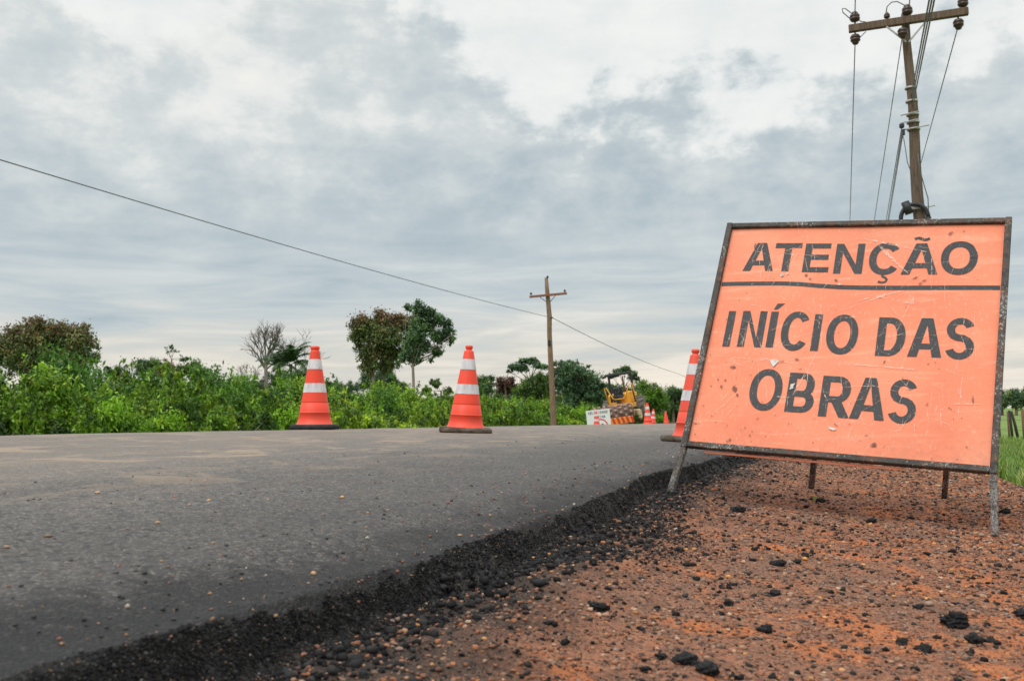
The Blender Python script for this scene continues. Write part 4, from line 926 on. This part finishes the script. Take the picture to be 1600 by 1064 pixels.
REDB = [((.13, .06, .05), 4), ((.10, .05, .04), 3), ((.07, .06, .035), 2)]

def limb(mb, a, b, r0, r1, bend=.12, n=5, sides=6):
    a = Vector(a); b = Vector(b); L = (b-a).length; o = Vector((rnd.uniform(-1, 1), rnd.uniform(-1, 1), rnd.uniform(-.3, .6)))*L*bend
    mb.tube([a.lerp(b, i/n)+o*math.sin(math.pi*i/n) for i in range(n+1)], [r0+(r1-r0)*i/n for i in range(n+1)], sides)
def tree(name, px, D, clumps, pal, leaf, nl, label, cat='tree', trunks=None, bark=MAT_BARK, tr=.2, group=None, sub=11, frac=.42, pal2=None, fork=None, depth=.8, flat=.8, fill=True):
    """clumps: (x px, y px, radius px) seen from the road, turned into metres at distance D"""
    X, Y = at(px, D); z0 = float(z_gr(X, Y)); root = empty(name, (X, Y, z0)); tag(root, label, cat, group)
    m_ = D/FPX; rxy = np.array([CM[0][0], CM[0][1]]); rxy /= np.linalg.norm(rxy); fxy = np.array([CM[2][0], CM[2][1]]); fxy /= np.linalg.norm(fxy)
    def loc(x, y, dd=0.0):
        h = rxy*(x-px)*m_+fxy*dd; return Vector((h[0], h[1], zat(x, y, D)-z0))
    C = []; Rr = []
    for x, y, r in clumps:
        C.append(loc(x, y, rnd.uniform(-1, 1)*depth*r*m_)); Rr.append(r*m_)
    Ca = np.array([tuple(c) for c in C]); Ra = np.array(Rr); nC = len(Ca)
    ex = []; er = []
    for i in range(nC):                                       # leafy sprays between neighbouring masses
        dd = np.linalg.norm(Ca-Ca[i], axis=1); j = np.argsort(dd)[1:4]
        for jj in j: 
            t_ = RS.uniform(.3, .7); ex.append(Ca[i]*(1-t_)+Ca[jj]*t_+RS.randn(3)*Ra[i]*.35); er.append(min(Ra[i], Ra[jj])*.62)
    if nC > 3 and fill: Ca = np.concatenate([Ca, np.array(ex)]); Ra = np.concatenate([Ra, np.array(er)])
    SB, SR = subblobs(Ca, Ra*1.06, int(sub*1.5), frac*1.05, flat)
    V, F, col = leaves(SB, SR, leaf*.74, int(nl*2.4), pal, .15)
    if pal2 is not None:                                      # a second leaf colour takes the top of the crown
        zt = np.percentile(V[:, 2], 45); zz = V.reshape(-1, 4, 3)[:, 0, 2]; k = RS.rand(len(zz)) < ss(zz+.5*fbm(V.reshape(-1, 4, 3)[:, 0, 0], zz, 5, 3), zt, zt+1.8)*.85
        p2 = np.array([p[0] for p in pal2]); col[k] = p2[RS.randint(0, len(p2), k.sum())]*(.7+.6*RS.rand(k.sum(), 1))
    mesh_np('crown', V, F, MAT_LEAF, root, col=col)
    mb = MB(); trunks = trunks or [(px, clumps[0][1])]
    for tx, ty in trunks:
        a = loc(tx, 0); a.z = -.2; b = loc(tx+rnd.uniform(-1, 1), ty, rnd.uniform(-.3, .3)); limb(mb, a, b, tr, tr*.6, .03, 8, 8)
        near = [c for c, q in zip(C, clumps) if min(trunks, key=lambda t: abs(t[0]-q[0]))[0] == tx]
        for c in near:
            mid_ = b.lerp(c, .45)+Vector((0, 0, -.1)); limb(mb, b-Vector((0, 0, rnd.uniform(0, .6))), c, tr*.30, tr*.08, .10, 6, 5)
            for _ in range(3): 
                e = c+Vector((rnd.uniform(-1, 1), rnd.uniform(-1, 1), rnd.uniform(-.4, 1)))*Ra.mean()*.9; limb(mb, b.lerp(c, rnd.uniform(.5, 1)), e, tr*.13, .015, .1, 4, 4)
    mb.build('trunk', bark, root); return root

# --- roadside bushes
def make_bush(h, wdt, nl, leaf, seed, pal):
    root = empty('bush', (0, 0, 0)); k = 7+seed % 4; C = []; R_ = []
    for i in range(k):
        a = rnd.uniform(0, 6.28); q = rnd.random()**.6*wdt*.42; r = rnd.uniform(.20, .34)*h; C.append((math.cos(a)*q, math.sin(a)*q, rnd.uniform(.25, 1.0)*(h-r)*(1-.35*(q/(wdt*.5))**2))); R_.append(r)
    C = np.array(C); R_ = np.array(R_); SB, SR = subblobs(C, R_, 11, .52, .9)
    # leafy shoots poking out
    sh = []
    for i in range(9):
        j = rnd.randrange(k); b = C[j]+np.array([rnd.uniform(-1, 1), rnd.uniform(-1, 1), .9])*R_[j]*.8
        for t in range(4): sh.append(b+np.array([rnd.uniform(-.1, .1), rnd.uniform(-.1, .1), .13*t]))
    SB = np.concatenate([SB, np.array(sh)]); SR = np.concatenate([SR, np.full(len(sh), .11)])
    V, F, col = leaves(SB, SR, leaf, nl, pal, .3, droop=.35); V[:, 2] = np.maximum(V[:, 2], 0)
    mesh_np('foliage', V, F, MAT_LEAF, root, col=col)
    mb = MB()
    for c in C: limb(mb, (c[0]*.2, c[1]*.2, -.1), c, .035, .012, .12, 4, 4)
    mb.build('stems', MAT_BARK, root); return root
def tintp(p, k, sh=(1, 1, 1)): return [(tuple(np.array(c)*k*np.array(sh)), w_) for c, w_ in p]
PALS = [BUSHP, tintp(BUSHP, 1.15, (1.1, 1, .9)), tintp(BUSHP, .62, (.8, 1, 1.5)), BUSHP, tintp(BUSHP, .85), tintp(BUSHP, 1.0, (1.1, 1, 1)), tintp(BUSHP, 1.15), tintp(BUSHP, .8), tintp(BUSHP, 1.2, (1.25, 1, 1))]
PROTO = [make_bush(2.5, 3.7, 14000, .115, i, PALS[i]) for i in range(6)]+[make_bush(1.6, 2.8, 8000, .095, i+3, PALS[6+i]) for i in range(3)]
used = set(); cnt = 0
def put_bush(i, X, Y, s, sz, label, row=1):
    o = PROTO[i]
    if i in used: o = copy_tree(o)
    used.add(i); o.location = (X, Y, float(z_gr(X, Y))-.05); o.rotation_euler = (0, 0, rnd.random()*6.28); sz *= rnd.uniform(.86, 1.34)*(1.07-.17*float(ss(Y, 18, 45))); o.scale = (s, s, sz)
    tag(o, label, 'bush', 'leafy bushes in the roadside thicket'); return o
NB = len(PROTO)
Y = 8.0
while Y < 150:
    st = 1.5+Y*.018
    for row, X in enumerate((-19.6, -21.4, -23.6, -25.6)):
        if row == 0: i = 6+rnd.randrange(3); s = rnd.uniform(.95, 1.3); lb = 'low bright green bush in the front row of the roadside thicket'
        elif row == 1: i = rnd.randrange(6); s = rnd.uniform(.85, 1.05); lb = 'leafy green bush in the middle of the roadside thicket'
        else: i = rnd.randrange(6); s = rnd.uniform(1.08, 1.22)*(1.0 if row == 2 else 1.05); lb = 'tall leafy bush at the back of the roadside thicket'
        if row == 3 and rnd.random() < .2: continue
        put_bush(i, X+rnd.uniform(-.6, .6), Y+rnd.uniform(-.5, .5), s*(1+Y*.001), s*rnd.uniform(.95, 1.05), lb, row)
    Y += st

# --- single trees, left to right
tree('broadleaf_tree', 70, 62, [(20, 545, 30), (60, 525, 30), (100, 535, 30), (130, 545, 24), (145, 560, 15), (10, 520, 20), (50, 508, 18), (90, 515, 20), (120, 520, 18), (-25, 545, 28), (70, 560, 28), (115, 565, 22), (30, 575, 24), (-15, 520, 16)], OLIVE, .24, 15000, 'wide rounded tree with rusty brown top at the far left above the bushes', tr=.28, pal2=[((.24, .12, .07), 1), ((.19, .13, .06), 1), ((.15, .17, .055), 2), ((.26, .14, .09), 1), ((.12, .16, .05), 2)], trunks=[(68, 585), (90, 590)])
tree('broadleaf_tree', 230, 95, [(222, 572, 13), (238, 566, 12), (216, 580, 9), (240, 580, 12)], DARK+GREEN, .22, 2600, 'small round dark tree behind the thicket, left of centre left', tr=.2)
tree('broadleaf_tree', 268, 92, [(262, 570, 11), (275, 578, 12), (256, 582, 12)], RUST, .22, 2000, 'small brownish tree behind the thicket beside a round dark one', tr=.2)
tree('broadleaf_tree', 300, 85, [(290, 580, 13), (306, 576, 12), (318, 584, 13), (330, 592, 10)], GREEN, .22, 3000, 'bright green small tree peeking above the thicket', tr=.2)
tree('broadleaf_tree', 266, 88, [(268, 541, 4), (262, 550, 3.5), (272, 548, 3), (258, 543, 2.5), (285, 562, 5), (292, 560, 4)], DARK, .16, 420, 'thin sparse treetop poking up above the small trees', tr=.07, trunks=[(266, 560)], depth=.4)
tree('broadleaf_tree', 445, 80, [(430, 590, 16), (448, 596, 14), (470, 590, 16), (488, 600, 12), (410, 604, 10)], DARK+GREEN, .22, 4200, 'dark green tree mass behind the palm', tr=.2)
tree('broadleaf_tree', 590, 72, [(575, 592, 13), (600, 588, 14), (612, 595, 10), (565, 602, 9), (590, 602, 10)], DARK, .2, 3600, 'low dark tree standing behind the rusty leaved tree', tr=.2)
tree('broadleaf_tree', 592, 62, [(568, 507, 17), (595, 498, 17), (562, 525, 17), (606, 570, 16), (575, 575, 14), (590, 525, 20), (618, 500, 17), (640, 505, 14), (655, 515, 13), (615, 525, 19), (640, 530, 15), (575, 550, 16), (600, 550, 17), (620, 555, 12), (585, 570, 12), (560, 540, 9), (548, 527, 4), (652, 495, 9)], OLIVE, .21, 13000, 'tree with a rusty reddish crown and a pale forked trunk behind the bushes', tr=.16, pal2=[((.25, .115, .07), 1), ((.20, .12, .06), 1), ((.15, .13, .05), 1), ((.23, .10, .065), 1)], trunks=[(585, 585), (596, 580)], bark=MAT_PALEBARK, sub=8, frac=.50)
tree('broadleaf_tree', 646, 60, [(655, 480, 10), (672, 490, 12), (660, 505, 14), (652, 525, 13), (668, 508, 12), (688, 500, 10), (700, 518, 10), (685, 525, 11), (706, 528, 7), (665, 540, 10), (680, 548, 9), (645, 545, 12), (632, 558, 9), (655, 562, 7), (700, 505, 7), (676, 565, 5), (640, 478, 8), (712, 520, 5), (622, 566, 5), (690, 548, 5)], [((.09, .17, .075), 4), ((.13, .23, .085), 3), ((.06, .12, .055), 2)], .22, 7600, 'airy dark green tree with a bare straight trunk right of the rusty tree', tr=.13, fill=False, trunks=[(646, 560)], bark=MAT_PALEBARK, sub=6, frac=.62)
tree('broadleaf_tree', 690, 70, [(665, 610, 8), (680, 600, 9), (700, 612, 8)], GREEN, .18, 1500, 'small green sapling rising from the thicket below the airy tree', tr=.1)
tree('broadleaf_tree', 758, 88, [(752, 596, 11), (766, 592, 9), (745, 606, 10), (762, 608, 12)], DARK+GREEN, .2, 2600, 'small green tree just right of the middle cone', tr=.15)
tree('broadleaf_tree', 790, 86, [(783, 598, 10), (796, 596, 10), (790, 608, 12), (803, 606, 8)], REDB, .2, 2400, 'reddish brown small tree among green ones left of the bleached pole', tr=.15)
tree('umbrella_tree', 832, 84, [(822, 563, 8), (834, 561, 7), (806, 573, 9), (818, 577, 8), (842, 571, 9), (795, 580, 5), (852, 573, 7), (800, 571, 4)], DARK, .2, 3300, 'flat topped spreading tree with layered crown behind the bleached pole', tr=.16, trunks=[(828, 592)], flat=.35, depth=1.2, sub=8)
tree('broadleaf_tree', 845, 82, [(826, 600, 13), (845, 592, 13), (835, 612, 14), (855, 605, 14), (815, 612, 12)], GREEN, .2, 5000, 'mid green bushy tree at the foot of the bleached pole', tr=.15)
tree('broadleaf_tree', 900, 78, [(880, 580, 13), (895, 577, 14), (912, 586, 14), (928, 592, 13), (938, 605, 12), (885, 600, 18), (905, 606, 20), (925, 615, 18), (870, 596, 11), (940, 622, 12), (895, 625, 16), (862, 578, 8), (868, 570, 6)], DARK, .22, 12000, 'large dense dark green tree between the bleached pole and the roller', tr=.25)
tree('umbrella_tree', 905, 92, [(880, 568, 7), (893, 569, 8), (905, 575, 6), (868, 566, 4), (920, 572, 4)], DARK, .2, 1500, 'thin layered treetop showing above the dense dark tree', tr=.14, flat=.35, trunks=[(893, 590)])
tree('umbrella_tree', 976, 95, [(966, 580, 7), (978, 577, 8), (990, 583, 7), (957, 586, 5), (998, 592, 6), (985, 590, 4)], DARK+GREEN, .2, 2300, 'airy spreading tree behind the canopy of the roller', tr=.14, flat=.5, trunks=[(976, 605)])
tree('broadleaf_tree', 955, 90, [(945, 606, 11), (960, 610, 12), (975, 612, 12), (950, 622, 12), (990, 615, 12)], GREEN, .2, 4200, 'green tree mass directly behind the roller', tr=.15)
tree('broadleaf_tree', 1018, 88, [(1005, 600, 9), (1015, 608, 12), (1028, 618, 12), (1010, 622, 14), (1024, 600, 5), (1035, 630, 12), (1015, 638, 13)], GREEN+BUSHP, .2, 5200, 'light green tree right of the roller behind the small cones', tr=.15)
tree('broadleaf_tree', 1052, 98, [(1050, 610, 10), (1060, 618, 12), (1045, 625, 12), (1062, 634, 13), (1075, 620, 12), (1085, 632, 12), (1040, 640, 12), (1100, 625, 14)], DARK+GREEN, .22, 6500, 'dark green tree left of the half hidden cone', tr=.18)
tree('broadleaf_tree', 360, 96, [(345, 600, 6), (352, 606, 8), (368, 604, 7), (388, 600, 8), (398, 606, 9)], DARK+GREEN, .2, 1900, 'low dark treetops just left of the bare tree', tr=.12)
tree('broadleaf_tree', 190, 70, [(172, 582, 9), (185, 578, 8), (180, 590, 10), (196, 588, 7)], DARK+GREEN, .18, 1900, 'dark sprig topped shrub tree right of the big brown topped tree', tr=.1)

for i, x in enumerate(range(742, 1112, 26)):
    D = 100+7*(i % 3); yt = 600+6*math.sin(i*1.7)+(4 if x > 1000 else 0)
    tree('broadleaf_tree', x, D, [(x, yt+8, 11), (x-12, yt+15, 12), (x+12, yt+13, 12), (x-4, yt+26, 14), (x+9, yt+28, 13), (x, yt+40, 14)], (DARK+GREEN, GREEN, DARK)[i % 3], .24, 2300, 'one of the green trees closing the background between the middle cone and the board', tr=.15, group='background trees behind the thicket on the right')
for i, x in enumerate((168, 196, 350, 375, 400, 478, 520, 548, 625)):
    tree('broadleaf_tree', x, 92+5*(i % 2), [(x, 602, 9), (x-9, 608, 10), (x+10, 607, 10), (x, 618, 12)], (GREEN, DARK)[i % 2], .2, 1500, 'low tree showing just above the thicket on the left', tr=.12, group='low trees behind the thicket on the left')
# --- bare tree
def bare(px, D, forky, top, spread, label, tr, seed, dens=5):
    r_ = random.Random(seed); X, Y = at(px, D); z0 = float(z_gr(X, Y)); root = tag(empty('bare_tree', (X, Y, z0)), label, 'tree'); mb = MB()
    zf = zat(px, forky, D)-z0; zt = zat(px, top, D)-z0; sw = spread*D/FPX
    mb.tube([(0, 0, -.2), (.05, 0, zf*.5), (0, 0, zf)], [tr, tr*.8, tr*.66], 8); mb.build('trunk', MAT_GREYBARK, root)
    br = MB()
    def grow(p, d, L, r, lv):
        n = 4; pts = [p]; q = p.copy(); dd = d.copy()
        for i in range(n):
            dd = (dd+Vector((r_.uniform(-1, 1), r_.uniform(-1, 1), r_.uniform(-.6, .8)))*.18).normalized(); q = q+dd*L/n; pts.append(q.copy())
        br.tube(pts, [r*(1-.45*i/n) for i in range(n+1)], 5 if lv < 2 else 3, caps=False)
        if lv >= 5: return
        for k in range(3 if lv < 4 else 2):
            j = pts[r_.choice((2, 3, 4, 4))]; nd = (dd+Vector((r_.uniform(-1, 1), r_.uniform(-1, 1), r_.uniform(-.35, .7)))*.75).normalized()
            grow(j.copy(), nd, L*r_.uniform(.62, .82), max(r*.58, .012), lv+1)
    H = zt-zf
    rx = Vector((CM[0][0], CM[0][1], 0)).normalized()
    for k in range(dens):
        a = -1+2*k/(dens-1); d = (rx*a*sw/H*1.1+Vector((0, 0, 1-.35*abs(a)))+Vector((r_.uniform(-.3, .3), r_.uniform(-.3, .3), 0))).normalized()
        grow(Vector((0, 0, zf*(1-.12*abs(a)))), d, H*.40, tr*.45, 1)
    br.build('branches', MAT_GREYBARK, root)
bare(415, 68, 562, 500, 48, 'leafless grey tree with a wide fine branched crown standing above the thicket', .17, 5, 9)
bare(462, 82, 575, 512, 30, 'second leafless tree whose twigs show above the palm', .12, 9, 4)
bare(388, 74, 612, 565, 30, 'low dead branching shrub left of the leafless tree trunk', .06, 12, 4)

# --- palms
def palm(px, D, ytop, L_, nf, label, tr=.11):
    X, Y = at(px, D); z0 = float(z_gr(X, Y)); root = tag(empty('palm_tree', (X, Y, z0)), label, 'palm tree'); H = zat(px, ytop, D)-z0
    mb = MB(); mb.tube([(0, 0, -.2), (.05, 0, H*.4), (-.03, 0, H*.8), (0, 0, H)], [tr, tr*.85, tr*.8, tr*.7], 8); mb.build('trunk', MAT_GREYBARK, root)
    V = []; F = []; cc = []; n = 0
    for i in range(nf):
        a = 2*math.pi*i/nf+rnd.uniform(-.25, .25); el = rnd.uniform(.55, 1.45) if i % 4 else rnd.uniform(.1, .5); L = L_*rnd.uniform(.8, 1.1); h = np.array([math.cos(a), math.sin(a), 0]); p = np.array([0, 0, H]); pr = []
        for s_ in range(13):
            e = el-1.35*(s_/12)**1.5; p = p+(h*math.cos(e)+np.array([0, 0, 1])*math.sin(e))*L/12; pr.append((p.copy(), e))
        side = np.array([-h[1], h[0], 0]); base_c = np.array([.035, .075, .022])*rnd.uniform(.7, 1.4)
        for s_ in range(1, 13):
            p, e = pr[s_]; ll = L*.34*math.sin(math.pi*(.18+.78*s_/13))
            fwd = h*math.cos(e)+np.array([0, 0, 1])*math.sin(e)
            for sg_ in (-1, 1):
                for o_ in (0, .5):
                    q = p-fwd*L/12*o_; tip = q+side*sg_*ll*.75+fwd*ll*.45-np.array([0, 0, ll*rnd.uniform(.15, .45)]); w2 = fwd*.055
                    V += [q-w2, q+w2, tip+w2*.2, tip-w2*.2]; F.append((n, n+1, n+2, n+3)); n += 4; cc.append(base_c*rnd.uniform(.7, 1.3))
        for s_ in range(12):
            a_, b_ = pr[s_][0], pr[s_+1][0]; w2 = side*.03; V += [a_-w2, a_+w2, b_+w2, b_-w2]; F.append((n, n+1, n+2, n+3)); n += 4; cc.append(base_c*1.2)
    mesh_np('fronds', V, F, MAT_LEAF, root, col=np.array(cc)); return root
palm(455, 60, 568, 1.75, 17, 'palm with arching fronds just left of the leftmost cone')
palm(435, 62, 572, 1.35, 12, 'smaller thinner palm left of the larger palm', .08)

# --- right-hand field: tree line, fence, grass
for i, (x, D, w_, h_) in enumerate(((1588, 190, 14, 36), (1604, 195, 15, 40), (1622, 188, 16, 34), (1566, 200, 14, 30), (1645, 195, 18, 38), (1550, 205, 12, 26))):
    tree('broadleaf_tree', x, D, [(x, 636-h_*.55, w_*.8), (x-w_*.5, 636-h_*.3, w_*.6), (x+w_*.5, 636-h_*.35, w_*.7), (x, 636-h_*.2, w_*.7)], DARK+OLIVE[:2], .5, 2400, 'distant dark round tree in the row across the right hand field', tr=.3, group='distant trees across the right hand field')
def fpost(x, D, ytop, ybot, lean, r, m, label, group=None):
    X, Y = at(x, D); z = float(z_gr(X, Y)); root = (X, Y, z); h = max(.9, zat(x, ytop, D)-z); mb = MB()
    mb.tube([(0, 0, -.2), (-lean*.5, 0, h*.5), (-lean, 0, h)], [r*1.05, r, r*.9], 8); o = mb.build('fence_post', m); o.location = root; return tag(o, label, 'fence post', group)
fpost(1580.5, 50, 641, 675, .10, .065, MAT_POST, 'dark fence post with pale top closest to the right leg of the board')
fpost(1590, 50, 642, 677, .28, .070, MAT_POST, 'dark fence post leaning strongly left at the right border')
fpost(1600, 49, 640, 677, .05, .09, MAT_POSTB, 'upright brown fence post cut by the right border')
fpost(1575.5, 51, 643, 673, .04, .045, MAT_POSTB, 'thin brown fence stake next to the board leg')
for i, x in enumerate((1612, 1626, 1642, 1560, 1545)): fpost(x, 50, 641, 676, .06, .08, MAT_POST, 'dark fence post hidden behind or beyond the board', 'more fence posts of the field fence')
for dz, lb in ((.45, 'lower strand of the field fence wire'), (.95, 'upper strand of the field fence wire')):
    P_ = []
    for x in (1500, 1580, 1600, 1660): X, Y = at(x, 50.1); P_.append((X, Y, float(z_gr(X, Y))+dz))
    wire('fence_wire', P_, .008, lb, 'fence wire')
# grass of the right verge
def blades(name, X, Y, h, zf, label, pal, wd=.006):
    n = len(X); Z = zf(X, Y)-.01; a = RS.rand(n)*6.283; le = h*(.15+.5*RS.rand(n)); w_ = wd*(1+.06*Y)
    dx, dy = np.cos(a), np.sin(a); px_, py_ = -dy*w_, dx*w_
    P0 = np.stack([X-px_, Y-py_, Z], -1); P1 = np.stack([X+px_, Y+py_, Z], -1); M1 = np.stack([X+dx*le*.3+px_*.7, Y+dy*le*.3+py_*.7, Z+h*.6], -1); M0_ = np.stack([X+dx*le*.3-px_*.7, Y+dy*le*.3-py_*.7, Z+h*.6], -1)
    T1 = np.stack([X+dx*le+px_*.1, Y+dy*le+py_*.1, Z+h], -1); T0 = np.stack([X+dx*le-px_*.1, Y+dy*le-py_*.1, Z+h], -1)
    V = np.stack([P0, P1, M1, M0_, T1, T0], 1).reshape(-1, 3); b = (np.arange(n)*6)[:, None]
    F = np.concatenate([b+np.array([0, 1, 2, 3]), b+np.array([3, 2, 4, 5])]); c = pick(pal, n); col = np.concatenate([c, c])
    return tag(mesh_np(name, V, F, MAT_BLADE, col=col), label, 'grass', kind='stuff')
GP = [((.14, .25, .04), 4), ((.20, .31, .055), 3), ((.30, .31, .11), 2), ((.09, .17, .035), 2)]
n = 46000; Y = 4*np.exp(RS.rand(n)*math.log(14)); X = 1.08+.06*fbm(Y*2, Y*0, 91, 3)+RS.rand(n)**1.2*(1.0+Y*.28)
blades('grass', X, Y, (.035+.07*RS.rand(n))*(1+.02*Y), z_gr, 'short bright grass on the verge right of the gravel shoulder', GP)
n = 16000; Y = 6+RS.rand(n)**1.3*90; X = -8.75-RS.rand(n)**.8*9
blades('roadside_grass', X, Y, .16+.22*RS.rand(n), z_gr, 'taller grass between the far road edge and the thicket', GP, .008)
# sprout by the rear prop
q = ray(1273, 783); t = 4.5
for _ in range(30): p = q*t; t *= float(z_sh(p[0], p[1]))/p[2]
p = q*t; blades('sprout', np.full(7, p[0])+RS.randn(7)*.006, np.full(7, p[1])+RS.randn(7)*.006, np.full(7, .035), z_sh, '', [((.25, .38, .05), 1)], .003)
o = bpy.data.objects.get('sprout'); o['label'] = 'tiny bright green sprout on the gravel under the board'; o['category'] = 'sprout'; del o['kind']
